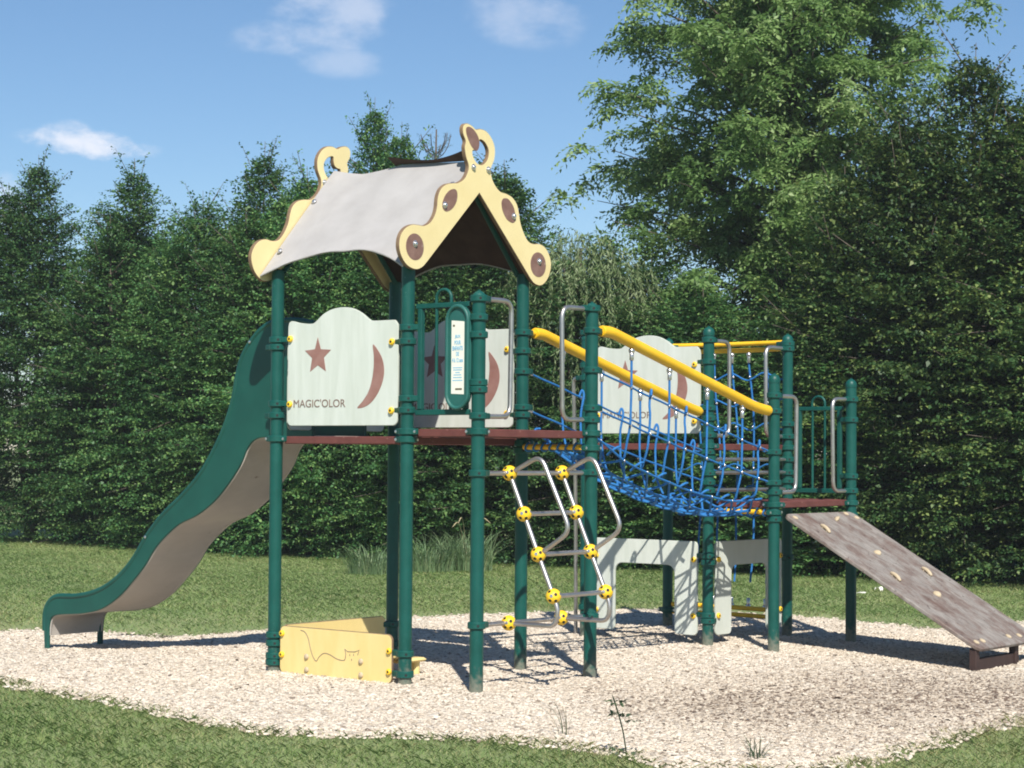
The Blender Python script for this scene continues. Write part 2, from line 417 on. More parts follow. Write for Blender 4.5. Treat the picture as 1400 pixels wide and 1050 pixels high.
def ground():
    xs = np.concatenate([np.array([-240, -120, -70, -45, -30]), np.arange(-20, 30.01, .5), np.array([40, 60, 100, 160, 240])])
    ys = np.concatenate([np.array([-240, -120, -70, -45, -30]), np.arange(-20, 30.01, .5), np.array([40, 60, 100, 160, 240])])
    X, Y = np.meshgrid(xs, ys, indexing='ij'); Z = hgt(X, Y)
    v = np.stack([X, Y, Z], -1).reshape(-1, 3); ny = len(ys)
    i, j = np.meshgrid(np.arange(len(xs) - 1), np.arange(ny - 1), indexing='ij'); a = (i * ny + j).ravel()
    f = np.stack([a, a + ny, a + ny + 1, a + 1], -1)
    tag(link('lawn', np_mesh('lawn', v, f, 4, 'lawn', smooth=True)), kind='structure')
    # wood chip bed as a fan grid clipped to its outline: concentric rings of the outline
    c = np.array([2.7, .6]); rings = [1 - .04 * k for k in range(25)]
    vs = []; n = len(padA)
    for r in rings:
        p = c + (padA - c) * r
        vs.append(np.column_stack([p, hgt(p[:, 0], p[:, 1]) + .004 + .008 * min(1, (1 - r) * 12)]))
    vs = np.concatenate(vs); fs = []
    for k in range(len(rings) - 1):
        for q in range(n):
            q2 = (q + 1) % n
            fs.append((k * n + q, k * n + q2, (k + 1) * n + q2, (k + 1) * n + q))
    tag(link('wood_chip_bed', np_mesh('wood_chip_bed', vs, np.array(fs), 4, 'bed', smooth=True)), kind='structure')
    # loose chips
    rng = np.random.default_rng(11); cnt = 560000
    x = rng.uniform(-2.6, 8.4, cnt); y = rng.uniform(-4.6, 6.2, cnt)
    d = paddist(x, y); ok = inpad(x, y) | ((d < .13) & (rng.random(cnt) < .16))
    cam_d = np.hypot(x + 10.5, y + 9.4)
    ok &= rng.random(cnt) < np.clip(1.35 - (cam_d - 9) / 14, .35, 1)
    x, y = x[ok], y[ok]; n = len(x)
    ln = rng.gamma(4, .0026, n) + .005; wd = ln * rng.uniform(.3, .65, n); th = rng.uniform(.002, .006, n)
    a = rng.uniform(0, 2 * PI, n); tx = rng.normal(0, .2, n); ty = rng.normal(0, .2, n)
    ax = np.stack([np.cos(a), np.sin(a), tx], -1); ax /= np.linalg.norm(ax, axis=1)[:, None]
    bx = np.stack([-np.sin(a), np.cos(a), ty], -1); bx /= np.linalg.norm(bx, axis=1)[:, None]
    nz = np.cross(ax, bx)
    z = hgt(x, y) + .015 + rng.uniform(-.004, .006, n); z = np.where(paddist(x, y) < .12, hgt(x, y) + .010, z)
    c = np.stack([x, y, z], -1)
    A, B, T = ax * ln[:, None], bx * wd[:, None], nz * th[:, None]
    tp = rng.uniform(.55, 1, (n, 1))
    q = [c - A - B - T, c + A - B * tp - T, c + A + B * tp - T, c - A + B - T, c - A * .9 - B * .9 + T, c + A * .9 - B * tp * .9 + T, c + A * .9 + B * tp * .9 + T, c - A * .9 + B * .9 + T]
    v = np.stack(q, 1).reshape(-1, 3); o = (np.arange(n) * 8)[:, None, None]
    F = np.array([[4, 5, 6, 7], [0, 1, 5, 4], [1, 2, 6, 5], [2, 3, 7, 6], [3, 0, 4, 7]])[None]
    f = (o + F).reshape(-1, 4)
    # bed is paler near the tower and browner, more trodden, towards the ramp: a real difference in the chips
    mix = rng.beta(2.2, 1.5, n); brown = np.clip(1.15 - np.hypot((x - 2.0) * .6, (y + 3.1) * .9) / 1.8, 0, 1) + np.clip(1 - np.hypot(x - .6, y + 2.2) / 1.2, 0, 1) * .5 + np.clip(1 - np.hypot(x - .7, y + 1.0) / .7, 0, 1) * .35
    t = np.clip(mix - brown * rng.uniform(.18, .58, n), 0, 1)
    t = np.where(rng.random(n) < .02, rng.uniform(0, .15, n), t)
    tag(link('wood_chips', np_mesh('wood_chips', v, f, 4, 'chip', np.repeat(t, 5))), kind='stuff')

def grass():
    rng = np.random.default_rng(5); P = []
    def scatter(n, x0, x1, y0, y1, keep, h0, w0):
        x = rng.uniform(x0, x1, n); y = rng.uniform(y0, y1, n)
        k = keep(x, y); x, y = x[k], y[k]
        P.append((x, y, h0 * rng.gamma(6, 1 / 6, len(x)), np.full(len(x), w0)))
    def tocam(x, y):   # depth and sideways offset as seen from where the photographer stands
        dx, dy = x + 10.54, y + 9.40
        return dx * .7798 + dy * .6260, dx * .6258 - dy * .78
    def near(x, y):
        d, s = tocam(x, y); pd = paddist(x, y); ins = inpad(x, y)
        return (d < 14.6) & (d > 7.4) & (abs(s) < 5.6) & (~ins | ((pd < .10) & (rng.random(len(x)) < .25)))
    scatter(760000, -8, 6, -7.5, 7, near, .018, .0034)
    def mid(x, y):
        d, s = tocam(x, y); pd = paddist(x, y); ins = inpad(x, y)
        worn = np.clip(pd / .9, .12, 1)
        return (d > 14.4) & (d < 37) & (abs(s) < 10.5) & ((~ins & (rng.random(len(x)) < worn)) | (ins & (pd < .1) & (rng.random(len(x)) < .1)))
    scatter(640000, -1, 17, -4, 25, mid, .020, .0066)
    # longer fringe along the edge of the bed
    i = rng.integers(0, len(padA), 5200); t = rng.random(5200)[:, None]
    e = padA[i - 1] * (1 - t) + padA[i] * t + rng.normal(0, .05, (5200, 2))
    clump = np.sin(e[:, 0] * 3.1 + e[:, 1] * 2.3) + np.sin(e[:, 0] * 7.3 - e[:, 1] * 5.1)
    e = e[(clump > -.3) & (e[:, 0] < 2.5) | (rng.random(5200) < .12)]
    P.append((e[:, 0], e[:, 1], .034 * rng.gamma(4, .25, len(e)), np.full(len(e), .0045)))
    x, y, h, w = (np.concatenate([p[k] for p in P]) for k in range(4)); n = len(x)
    patch = .5 + .25 * np.sin(x * 1.3 + np.sin(y * .9) * 2) * np.cos(y * 1.7 + np.sin(x * 1.1)) + .25 * np.sin(x * 4.1 + y * 2.2) * np.sin(y * 3.7 - x * 1.9)
    h = np.minimum(h * (.7 + .6 * patch), .04)
    a = rng.uniform(0, 2 * PI, n); lean = rng.uniform(.6, 2.4, n) * h
    z = hgt(x, y); wa = a + PI / 2 + rng.normal(0, .4, n)
    b = np.stack([x, y, z], -1); s = np.stack([np.cos(wa), np.sin(wa), 0 * a], -1) * (w / 2)[:, None]
    m = b + np.stack([np.cos(a) * lean * .35, np.sin(a) * lean * .35, h * .6], -1)
    tp = b + np.stack([np.cos(a) * lean, np.sin(a) * lean, h], -1)
    v = np.stack([b - s, b + s, m + s * .8, tp, m - s * .8], 1).reshape(-1, 3)
    o = (np.arange(n) * 5)[:, None]; f = o + np.array([[0, 1, 2, 3, 4]])
    pd = paddist(x, y)
    broad = np.sin(x * .63 + 1.3 * np.sin(y * .41)) * np.cos(y * .77 + np.sin(x * .35)) + .5 * np.sin(x * 2.1 - y * 1.2)
    t = np.clip(rng.normal(.42, .17, n) + .22 * (patch - .5) + .14 * broad + .35 * np.clip(1 - pd / .8, 0, 1) * rng.random(n), 0, 1)
    dry = rng.random(n) < (.07 + .22 * np.clip(1 - pd / 1.0, 0, 1)); t = np.where(dry, rng.uniform(.75, 1, n), t)
    tag(link('lawn_grass', np_mesh('lawn_grass', v, f, 5, 'blade', t)), kind='stuff')

# ------------------------------------------------------------------ foliage
class Leaves:
    def __init__(s, seed): s.r = np.random.default_rng(seed); s.P = []; s.A = []; s.Nn = []; s.L = []; s.W = []; s.T = []
    def twigs(s, st, di, ln, leaf=.075, wid=.04, gap=.034, droop=.25, tint=.5, tvar=.2, spread=.85, flat=.45, updir=(0, 0, 1)):
        """leaves in two rows along straight-to-drooping twigs. st, di (n,3); ln (n,)"""
        r = s.r; cnt = np.maximum(2, (ln / gap).astype(int)); n = cnt.sum()
        idx = np.repeat(np.arange(len(ln)), cnt)
        k = np.arange(n) - np.repeat(np.cumsum(cnt) - cnt, cnt)
        t = (k + 1) / cnt[idx]
        d = di[idx]; L = ln[idx]
        p = st[idx] + d * (L * t)[:, None]; p[:, 2] -= droop * L * t * t
        d2 = d.copy(); d2[:, 2] -= 2 * droop * t; d2 /= np.linalg.norm(d2, axis=1)[:, None]
        u = np.array(updir)[None] + r.normal(0, flat, (n, 3))
        sd = np.cross(d2, u); sd /= np.linalg.norm(sd, axis=1)[:, None] + 1e-9
        sg = np.where(k % 2 == 0, 1., -1.)[:, None]
        ax = d2 * .6 + sd * sg * spread + r.normal(0, .22, (n, 3)); ax /= np.linalg.norm(ax, axis=1)[:, None]
        nn = u - ax * (u * ax).sum(1)[:, None]; nn /= np.linalg.norm(nn, axis=1)[:, None] + 1e-9
        sz = r.uniform(.65, 1.15, n) * (1.05 - .35 * t)
        s.P.append(p); s.A.append(ax); s.Nn.append(nn); s.L.append(leaf * sz); s.W.append(wid * sz)
        tt = tint[idx] if isinstance(tint, np.ndarray) else tint
        s.T.append(np.clip(tt + r.normal(0, tvar, n) + .14 * (t - .5), 0, 1))
    def mesh(s, name, mat):
        P, A, Nn, L, W, T = (np.concatenate(q) for q in (s.P, s.A, s.Nn, s.L, s.W, s.T))
        sd = np.cross(A, Nn)
        b = P; t = P + A * L[:, None] - Nn * (L * .12)[:, None]
        m = P + A * (L * .42)[:, None]
        l = m + sd * (W / 2)[:, None] + Nn * (W * .18)[:, None]; r = m - sd * (W / 2)[:, None] + Nn * (W * .18)[:, None]
        v = np.stack([b, r, t, l], 1).reshape(-1, 3); f = np.arange(len(v)).reshape(-1, 4)
        return np_mesh(name, v, f, 4, mat, T)

def unit(a): return a / (np.linalg.norm(a, axis=-1, keepdims=True) + 1e-9)

def hornbeam_meshes(seed, H, R, mat, leaders, nb=1200, openness=1.0):
    """dense hedge tree, foliage to the ground, feathery upright leaders"""
    lv = Leaves(seed); r = lv.r; wood = MB()
    for (lx, ly, lh) in leaders:
        wood.tube([(lx * .15, ly * .15, -.2), (lx * .5, ly * .5, lh * .3), (lx * .9, ly * .9, lh * .7), (lx, ly, lh * .99)], [.07, .055, .03, .006], 7)
    wts = np.array([l[2] ** 2 for l in leaders]); wts = wts / wts.sum()
    S, D, Ln, Ti = [], [], [], []
    for b in range(nb):
        lx, ly, lh = leaders[r.choice(len(leaders), p=wts)]
        u = r.random() ** .85 * .97 + .015
        prof = (.86 + .45 * u) if u < .3 else max(.06, 1.02 * (1 - ((u - .3) / .7) ** 1.9) ** .9)
        L = max(.16, R * prof * r.uniform(.6, 1.12) * (1 if r.random() > .08 else 1.25))
        az = r.uniform(0, 2 * PI); el = math.radians(r.normal(4 + 46 * u ** 1.3, 9))
        d = np.array([math.cos(az) * math.cos(el), math.sin(az) * math.cos(el), math.sin(el)])
        f = min(1., u * 1.2)
        o = np.array([lx * f, ly * f, lh * u])
        if r.random() < .07 and L > .5:
            e = o + d * L; wood.tube([o, o + d * L * .5, e - np.array([0, 0, .08 * L])], [.018, .012, .004], 4)
        ns = np.arange(.30 * L, L, .10)
        btint = np.clip(r.normal(.42, .13), .1, .9)
        side = np.cross(d, [0, 0, 1.]); side /= np.linalg.norm(side)
        for q, sd_ in enumerate(ns):
            t = sd_ / L; p = o + d * sd_ - np.array([0, 0, .14 * L * t * t])
            sg = 1 if q % 2 else -1
            for g in ((sg,) if r.random() < .6 else (1, -1)):
                dd = d * .75 + side * g * r.uniform(.4, 1.0) + r.normal(0, .18, 3); dd[2] += .05
                S.append(p); D.append(dd); Ln.append((.14 + .24 * (1 - t * .6)) * r.uniform(.6, 1.25) * min(1, .45 + L * .55)); Ti.append(btint + .12 * t)
        S.append(o + d * L * .9); D.append(d); Ln.append(.25 * min(1, L)); Ti.append(btint + .2)
    # whippy tops: thin upswept shoots with short leafy side twigs
    for (lx, ly, lh) in leaders:
        for q in range(15):
            u = .55 + .42 * (q / 14); az = q * 2.4 + r.normal(0, .4); L = (.55 + 1.0 * (1 - u)) * r.uniform(.7, 1.25); el = math.radians(r.normal(52, 10))
            rad0 = R * .35 * (1 - u)
            o = np.array([lx + math.cos(az) * rad0, ly + math.sin(az) * rad0, lh * u])
            d = np.array([math.cos(az) * math.cos(el), math.sin(az) * math.cos(el), math.sin(el)])
            for t in np.arange(.1, 1, .055):
                p = o + d * L * t + np.array([0, 0, .10 * t * t]) + np.array([math.cos(az), math.sin(az), 0]) * .12 * L * t * t
                dd = d * .6 + r.normal(0, .5, 3); S.append(p); D.append(dd); Ln.append(.07 + .16 * (1 - t) * r.uniform(.5, 1.3)); Ti.append(.5)
            e = o + d * L + np.array([0, 0, .10]) + np.array([math.cos(az), math.sin(az), 0]) * .12 * L
            wood.tube([o, (o + e) / 2, e], [.010, .007, .003], 4)
        for z in np.arange(lh * .80, lh * 1.03, .05):
            az = r.uniform(0, 2 * PI); S.append(np.array([lx, ly, z])); D.append(np.array([math.cos(az), math.sin(az), .6])); Ln.append(r.uniform(.06, .2)); Ti.append(.45)
        wood.tube([(lx, ly, lh * .9), (lx + .02, ly, lh * 1.04)], [.01, .004], 4)
    lv.twigs(np.array(S), unit(np.array(D)), np.array(Ln), tint=np.array(Ti), leaf=.078, wid=.050, gap=.036 * openness)
    return lv.mesh('crown', mat), wood

def make_tree(meshes, name, loc, rot, scale, label, cat, group=None):
    root = empty(name, (loc[0], loc[1], loc[2] if len(loc) > 2 else 0)); root.rotation_euler = (0, 0, rot); root.scale = scale
    c = bpy.data.objects.new('crown', meshes[0]); COL.objects.link(c); c.parent = root
    t = bpy.data.objects.new('trunk', meshes[1]); COL.objects.link(t); t.parent = root
    tag(root, label, cat, group); return root

def wood_mesh(wood, name='trunk'):
    me = bpy.data.meshes.new(name); me.from_pydata(wood.v, [], wood.f); me.materials.append(M['bark']); me.shade_smooth(); me.update(); return me

def trees():
    var = []
    specs = [(21, 6.4, 1.75, 'hornbeam', [(0, 0, 6.3), (.75, -.3, 5.9)]), (22, 6.2, 1.65, 'hornbeam', [(0, 0, 6.2), (-.7, .4, 5.2), (.6, -.6, 5.0)]),
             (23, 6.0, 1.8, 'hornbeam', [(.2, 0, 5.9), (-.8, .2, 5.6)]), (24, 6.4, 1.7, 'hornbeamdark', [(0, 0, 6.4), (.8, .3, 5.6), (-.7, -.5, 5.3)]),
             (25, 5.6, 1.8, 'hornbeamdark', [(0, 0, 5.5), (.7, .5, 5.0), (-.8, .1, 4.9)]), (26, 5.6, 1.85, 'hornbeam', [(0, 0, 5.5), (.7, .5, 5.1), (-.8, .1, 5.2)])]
    for sd, H, R, mt, ld in specs:
        c, w = hornbeam_meshes(sd, H, R, mt, ld); var.append((c, wood_mesh(w)))
    G = 'hornbeam trees grown together into the tall hedge behind the playground'
    T = [  # variant, x, y, rotation, (sx, sz), label
        (2, 11.6, 22.3, .4, (1, 1.05), 'hornbeam at the far left end of the hedge, left edge of the photo'),
        (0, 12.26, 19.9, 2.0, (1, 1.06), 'leftmost hornbeam with two thin feathery tops below the small white cloud'),
        (2, 13.3, 18.7, 3.9, (1.05, .96), 'lower hornbeam set back between the leftmost feathery top and the pointed bushy one'),
        (1, 12.6, 17.7, .9, (1.05, 1.045), 'hornbeam with one pointed bushy top, second peak from the left in the hedge'),
        (5, 12.5, 15.8, 3.2, (1, 1.05), 'lower rounded hornbeam between two pointed ones, left of the slide'),
        (1, 12.48, 14.33, 4.4, (1, 1.04), 'tall hornbeam with a narrow tip directly left of the curled far roof board'),
        (2, 12.3, 13.04, 1.2, (1, 1.01), 'hornbeam behind the curled far roof board and the top of the slide'),
        (0, 12.6, 12.0, 5.0, (.78, 1.10), 'hornbeam with a long thin tip rising behind the grey canvas roof'),
        (5, 12.8, 11.0, 2.6, (1, .90), 'rounded hornbeam hidden by the canvas roof and seen beneath it between the posts'),
        (2, 13.15, 9.9, .3, (1, 1.0), 'hornbeam rising directly right of the loop on top of the yellow gable'),
        (5, 13.8, 8.45, 2.5, (1, .86), 'low hornbeam behind the pale willow'),
        (5, 14.0, 7.0, 1.0, (1.02, .74), 'low hornbeam behind the upper ends of the yellow handrails'),
        (5, 14.4, 5.2, 4.0, (1.15, .70), 'dark green hornbeam in front of the large pale maple, behind the rope bridge'),
        (3, 14.5, 3.7, 2.2, (1.08, .96), 'dark hornbeam with a pointed top between the maple crown and the tallest right tree'),
        (4, 14.35, 2.6, 5.5, (1.12, 1.26), 'tallest dark hornbeam on the right, pointed top above the middle of the ramp'),
        (3, 14.1, 1.55, .7, (1.1, 1.0), 'dark hornbeam at the right edge, lower than the tallest one beside it'),
        (3, 14.9, -.4, 3.6, (1.08, 1.08), 'dark hornbeam beyond the right edge, next to the last one of the hedge'),
        (1, 15.2, -2.4, 1.9, (1.0, .95), 'last hornbeam at the right end of the hedge'),
    ]
    for v, x, y, rz, (sx, sz), lab in T:
        make_tree(var[v], 'hornbeam_tree', (x, y), rz, (sx, sx, sz), lab, 'tree', G)
    # large maple behind the hedge
    lv = Leaves(77); r = lv.r; w = MB()
    w.tube([(0, 0, -.3), (.1, 0, 2), (0, .1, 5), (.1, 0, 8), (0, 0, 11.5)], [.24, .2, .15, .09, .02], 10)
    S, D, Ln, Ti = [], [], [], []
    for b in range(170):
        u = (b + r.random()) / 170
        z0 = 2.0 + 9.2 * u
        az = b * 2.39996 + r.normal(0, .3)
        env = 3.1 * (math.sin(PI * min(.97, max(.24, .18 + .72 * (z0 - 2.4) / 9.0)))) ** .8
        Lb = env * r.uniform(.35, 1.12)
        if math.cos(az + .9) > .3 and z0 < 6.8: Lb *= .62
        if math.cos(az - 2.3) > .3 and 2.6 < z0 < 8.5: Lb *= 1.15
        Lb = min(Lb, 2.95)
        el = math.radians(r.normal(26, 10)); d = np.array([math.cos(az) * math.cos(el), math.sin(az) * math.cos(el), math.sin(el)])
        o = np.array([0, 0, z0 - Lb * .25]); e = o + d * Lb
        mid = o + d * Lb * .55 + np.array([0, 0, .12])
        w.tube([o, mid, e - np.array([0, 0, .1])], [.035, .018, .005], 5)
        bt = np.clip(r.normal(.45, .14), .1, .9)
        for q in range(int(4 + 3.6 * Lb)):
            t = r.uniform(.28, 1.02); c = o + d * Lb * t + r.normal(0, .16 + .16 * t, 3) * np.array([1, 1, .7])
            ct = np.clip(bt + r.normal(0, .1), .05, .95)
            for g in range(int(r.uniform(11, 19))):
                a2 = r.uniform(0, 2 * PI); dd = np.array([math.cos(a2), math.sin(a2), r.normal(.15, .3)]) + d * .5
                S.append(c + r.normal(0, .05, 3)); D.append(dd); Ln.append(r.uniform(.18, .46)); Ti.append(ct)
    lv.twigs(np.array(S), unit(np.array(D)), np.array(Ln), tint=np.array(Ti), leaf=.12, wid=.056, gap=.036, droop=.7, flat=.5, spread=.7)
    make_tree((lv.mesh('crown', 'maple'), wood_mesh(w)), 'maple_tree', (16.5, 6.75), 0, (1.1, 1.1, 1), 'large pale green maple towering above the hedge on the right', 'tree')
    # willow with hanging strands
    lv = Leaves(78); r = lv.r; w = MB(); w.tube([(0, 0, -.2), (0, .1, 2.5), (.1, 0, 4.6)], [.14, .1, .03], 8)
    S, D, Ln = [], [], []
    for q in range(430):
        az = r.uniform(0, 2 * PI); rad = 1.25 * r.random() ** .6; z = 4.95 - .45 * rad ** 1.6 - r.uniform(0, 1.9) * r.random()
        S.append([math.cos(az) * rad, math.sin(az) * rad, z]); D.append([math.cos(az) * .22 + r.normal(0, .06), math.sin(az) * .22 + r.normal(0, .06), -1]); Ln.append(r.uniform(.5, 1.5))
    lv.twigs(np.array(S), unit(np.array(D)), np.array(Ln), leaf=.10, wid=.017, gap=.022, droop=0, spread=.35, flat=1, tint=.55, tvar=.25)
    make_tree((lv.mesh('crown', 'willow'), wood_mesh(w)), 'willow_tree', (13.35, 8.55), 0, (1, 1, 1.02), 'pale silvery willow with hanging strands right of the roof gable', 'tree')
    # conifer leader with bare upswept branches
    lv = Leaves(79); r = lv.r; w = MB(); w.tube([(0, 0, -.2), (0, 0, 4), (0, 0, 6.0), (.02, 0, 7.15)], [.12, .06, .025, .012], 7)
    S, D, Ln = [], [], []
    for q in range(44):
        z = 2.5 + 3.75 * (q / 43); az = q * 2.4; L = .35 + .85 * (1 - q / 43)
        c, s_ = math.cos(az), math.sin(az)
        pts = smooth_pts([(0, 0, z), (c * L * .55, s_ * L * .55, z + .02), (c * L * .9, s_ * L * .9, z + .12), (c * L, s_ * L, z + .22)], 3)
        w.tube(pts, [.012] * (len(pts) - 1) + [.005], 5)
        for g in range(16):
            t = r.random(); S.append([c * L * t, s_ * L * t, z + .2 * t * t]); D.append([c + r.normal(0, .6), s_ + r.normal(0, .6), .1]); Ln.append(r.uniform(.1, .3))
    for q in range(11):      # the top whorl: bare shoots curving upwards
        az = q * 2.4 + .3; L = .20 + .035 * (q % 5); z = 6.62 + .012 * q; c, s_ = math.cos(az), math.sin(az); hh = .30 + .05 * (q % 3)
        pts = smooth_pts([(0, 0, z), (c * L * .45, s_ * L * .45, z + .06), (c * L * .8, s_ * L * .8, z + hh * .5), (c * L, s_ * L, z + hh)], 4)
        w.tube(pts, [.007] * (len(pts) - 1) + [.004], 5)
        for t in np.linspace(.1, .95, 9):
            p = pts[int(t * (len(pts) - 1))]; S.append(tuple(p)); D.append([c * .6 + r.normal(0, .5), s_ * .6 + r.normal(0, .5), .7]); Ln.append(.10)
    lv.twigs(np.array(S), unit(np.array(D)), np.array(Ln), leaf=.035, wid=.006, gap=.008, droop=.2, spread=.9, flat=1.2, tint=.5)
    make_tree((lv.mesh('crown', 'conifer'), wood_mesh(w)), 'conifer_tree', (14.6, 12.45), 0, (1, 1, .98), 'conifer whose bare upswept leader shows above the canvas roof', 'tree')

def blades_plant(name, loc, n, hmin, hmax, spread, seed, label, cat, mat='tallgrass', group=None, heads=0, wid=.012):
    r = np.random.default_rng(seed); root = empty(name, (loc[0], loc[1], float(hgt(np.array(loc[0]), np.array(loc[1])))))
    V_, F_, T_ = [], [], []; seg = 6; wood = MB()
    for i in range(n):
        a = r.uniform(0, 2 * PI); rad = spread * math.sqrt(r.random()); bx, by = rad * math.cos(a), rad * math.sin(a)
        h = r.uniform(hmin, hmax); ln = h * r.uniform(.25, .85); an = a + r.normal(0, .7); w = wid * r.uniform(.6, 1.2)
        o = len(V_); sa = an + PI / 2 + r.normal(0, .4)
        for k in range(seg + 1):
            t = k / seg; x = bx + math.cos(an) * ln * t ** 1.7; y = by + math.sin(an) * ln * t ** 1.7; z = h * (t - .28 * t ** 3)
            ww = w * (1 - t ** 1.5) * .5 + .0006
            V_.append((x - math.cos(sa) * ww, y - math.sin(sa) * ww, z)); V_.append((x + math.cos(sa) * ww, y + math.sin(sa) * ww, z))
        tt = np.clip(r.normal(.45, .2), 0, 1)
        for k in range(seg):
            F_.append((o + 2 * k, o + 2 * k + 1, o + 2 * k + 3, o + 2 * k + 2)); T_.append(tt)
    f = link('foliage', np_mesh('foliage', np.array(V_), np.array(F_), 4, mat, np.array(T_))); f.parent = root
    for i in range(heads):
        a = r.uniform(0, 2 * PI); h = hmax * r.uniform(.8, 1.08); ln = r.uniform(.25, .6)
        pts = smooth_pts([(0, 0, 0), (math.cos(a) * ln * .3, math.sin(a) * ln * .3, h * .6), (math.cos(a) * ln * .7, math.sin(a) * ln * .7, h), (math.cos(a) * ln * 1.15, math.sin(a) * ln * 1.15, h * .92)], 5)
        hd = MB(); nn = len(pts); hd.tube(pts, [.0025] * (nn - 6) + [.005, .007, .008, .007, .005, .002], 6)
        q = hd.build('seed_head', 'straw'); q.parent = root
    tag(root, label, cat, group); return root

def plants():
    G = 'clumps of tall ornamental grass at the foot of the hedge'
    blades_plant('grass_clump', (9.35, 8.95), 340, .2, .56, .34, 31, 'low blue-green grass clump on the lawn left of the roof tower posts', 'grass clump', group=G, heads=0)
    blades_plant('grass_clump', (10.25, 8.75), 320, .3, .75, .38, 33, 'grass clump half hidden behind the two front tower posts', 'grass clump', group=G, heads=0)
    blades_plant('grass_clump', (10.75, 8.45), 360, .35, .8, .34, 32, 'taller grass clump with a few thin seed stalks between tower post and sign post', 'grass clump', group=G, heads=3)
    # weeds by the edge of the bed
    def weed(loc, h, seed, label, lean=(-.10, .03)):
        root = empty('weed', (loc[0], loc[1], float(hgt(np.array(loc[0]), np.array(loc[1])))))
        st = MB(); pts = smooth_pts([(0, 0, -.02), (lean[0] * .25, lean[1] * .2, h * .35), (lean[0] * .6, lean[1] * .6, h * .7), (lean[0], lean[1], h)], 4)
        st.tube(pts, [.004] * (len(pts) - 1) + [.0015], 6)
        lv = Leaves(seed); r = lv.r; S, D, L = [], [], []
        for q in range(17):
            t = r.choice([.08, .12, .15, .55, .6, .85, .9]); p = pts[int(t * (len(pts) - 1))]
            a = r.uniform(0, 2 * PI); S.append(tuple(p)); D.append((math.cos(a), math.sin(a), .35)); L.append(r.uniform(.05, .11) if t < .7 else .05)
        lv.twigs(np.array(S), unit(np.array(D, float)), np.array(L), leaf=.05, wid=.026, gap=.018, droop=.2, tint=.4)
        s = MB.build(st, 'stem', 'weed'); s.parent = root
        c = bpy.data.objects.new('foliage', lv.mesh('foliage', 'weed')); COL.objects.link(c); c.parent = root
        tag(root, label, 'weed', None); return root
    weed((-1.56, -3.02), .34, 41, 'tall thin leaning weed at the front edge of the wood chips')
    blades_plant('grass_sprig', (-1.22, -3.63), 26, .10, .22, .05, 44, 'sprig of upright grass growing out of the wood chips at bottom right', 'grass sprig', 'weed', wid=.006)
    blades_plant('grass_sprig', (-1.25, -2.35), 7, .2, .38, .03, 45, 'single thin grass stalks at the front edge of the chips, right of the sign post', 'grass sprig', 'weed', wid=.004)
    # litter
    for k, (x, y, lab) in enumerate(((9.86, 1.84, 'flat white paper scrap on the lawn beyond the ramp, the left one'), (10.34, 1.86, 'crumpled white paper scrap on the lawn beyond the ramp, the right one'))):
        r = random.Random(k); b = MB(); gx, gy_ = 6, 4; vs = []
        for i in range(gx):
            for j in range(gy_):
                vs.append(((i - 2.5) * .035 * (1 if k == 0 else .6), (j - 1.5) * .028, .045 + r.uniform(0, .02 if k == 0 else .06)))
        b.add(vs, [(i * gy_ + j, (i + 1) * gy_ + j, (i + 1) * gy_ + j + 1, i * gy_ + j + 1) for i in range(gx - 1) for j in range(gy_ - 1)])
        b.v = [(v[0] + x, v[1] + y, v[2]) for v in b.v]
        tag(b.build('paper_scrap', 'white', loc=(x, y, .045)), lab, 'litter', 'paper scraps on the lawn')
# ------------------------------------------------------------------ playground
A = 1.3; XB = 3.861; XC = 5.161; YB = -.65
POST = {1: (0, A), 2: (0, 0), 3: (A, A), 4: (A, 0), 5: (0, YB), 6: (A, YB), 7: (XB, 0), 8: (XB, YB), 9: (XC, 0), 10: (XC, YB), 11: (XC, A), 12: (XB, A)}
TOP = {1: 2.98, 2: 2.98, 3: 2.98, 4: 2.98, 5: 2.735, 6: 2.735, 7: 2.715, 8: 2.30, 9: 2.715, 10: 2.30, 11: 2.715, 12: 2.715}
R = .0475
n_ = V((0, 1, 0)); s_ = V((0, -1, 0)); e_ = V((1, 0, 0)); w_ = V((-1, 0, 0))
dirs = {'n': n_, 's': s_, 'e': e_, 'w': w_}

def clamp_mesh(b, c, z, ds, bar=False):
    """collar round a post with one or two lugs"""
    o = V((c[0], c[1], z))
    rr, h = R + .0155, .0235
    b.lathe([(R + .001, -h), (rr - .006, -h), (rr, -h + .006), (rr, h - .006), (rr - .006, h), (R + .001, h)], o, seg=22)
    for d in ds:
        d = dirs[d]; t = V((-d.y, d.x, 0)); Lg = .115 if not bar else .10
        ol = []
        for (u, v) in ((.03, -.026), (Lg - .012, -.022), (Lg, -.012), (Lg, .012), (Lg - .012, .022), (.03, .026)): ol.append((u, v))
        vs = []; hh = .021
        for zz, ins in ((-hh, .005), (-hh + .005, 0), (hh - .005, 0), (hh, .005)):
            for u, v in ol: vs.append(o + d * (u - (ins if u > .05 else 0)) + t * (v - math.copysign(ins, v)) + V((0, 0, zz)))
        fs = [tuple(range(6))[::-1], tuple(range(18, 24))]
        for l in range(3):
            for k in range(6): fs.append((l * 6 + k, l * 6 + (k + 1) % 6, (l + 1) * 6 + (k + 1) % 6, (l + 1) * 6 + k))
        b.add(vs, fs)
        # socket holes / bolt heads on both faces of the lug
        for sg in (1, -1):
            q = o + d * (.045 if not bar else .088) + t * sg * (.0255 if not bar else .0225)
            b.lathe([(.0105, -.002), (.0105, .0012), (.007, .0016)], q, t * sg, 10, mi=1 if not bar else 2)
    if not bar:
        # socket on the outside of the collar
        for d in (V((-.66, -.75, 0)),):
            b.lathe([(.0095, -.003), (.0095, .0012), (.005, .0014)], o + d * rr, d, 10, mi=1)

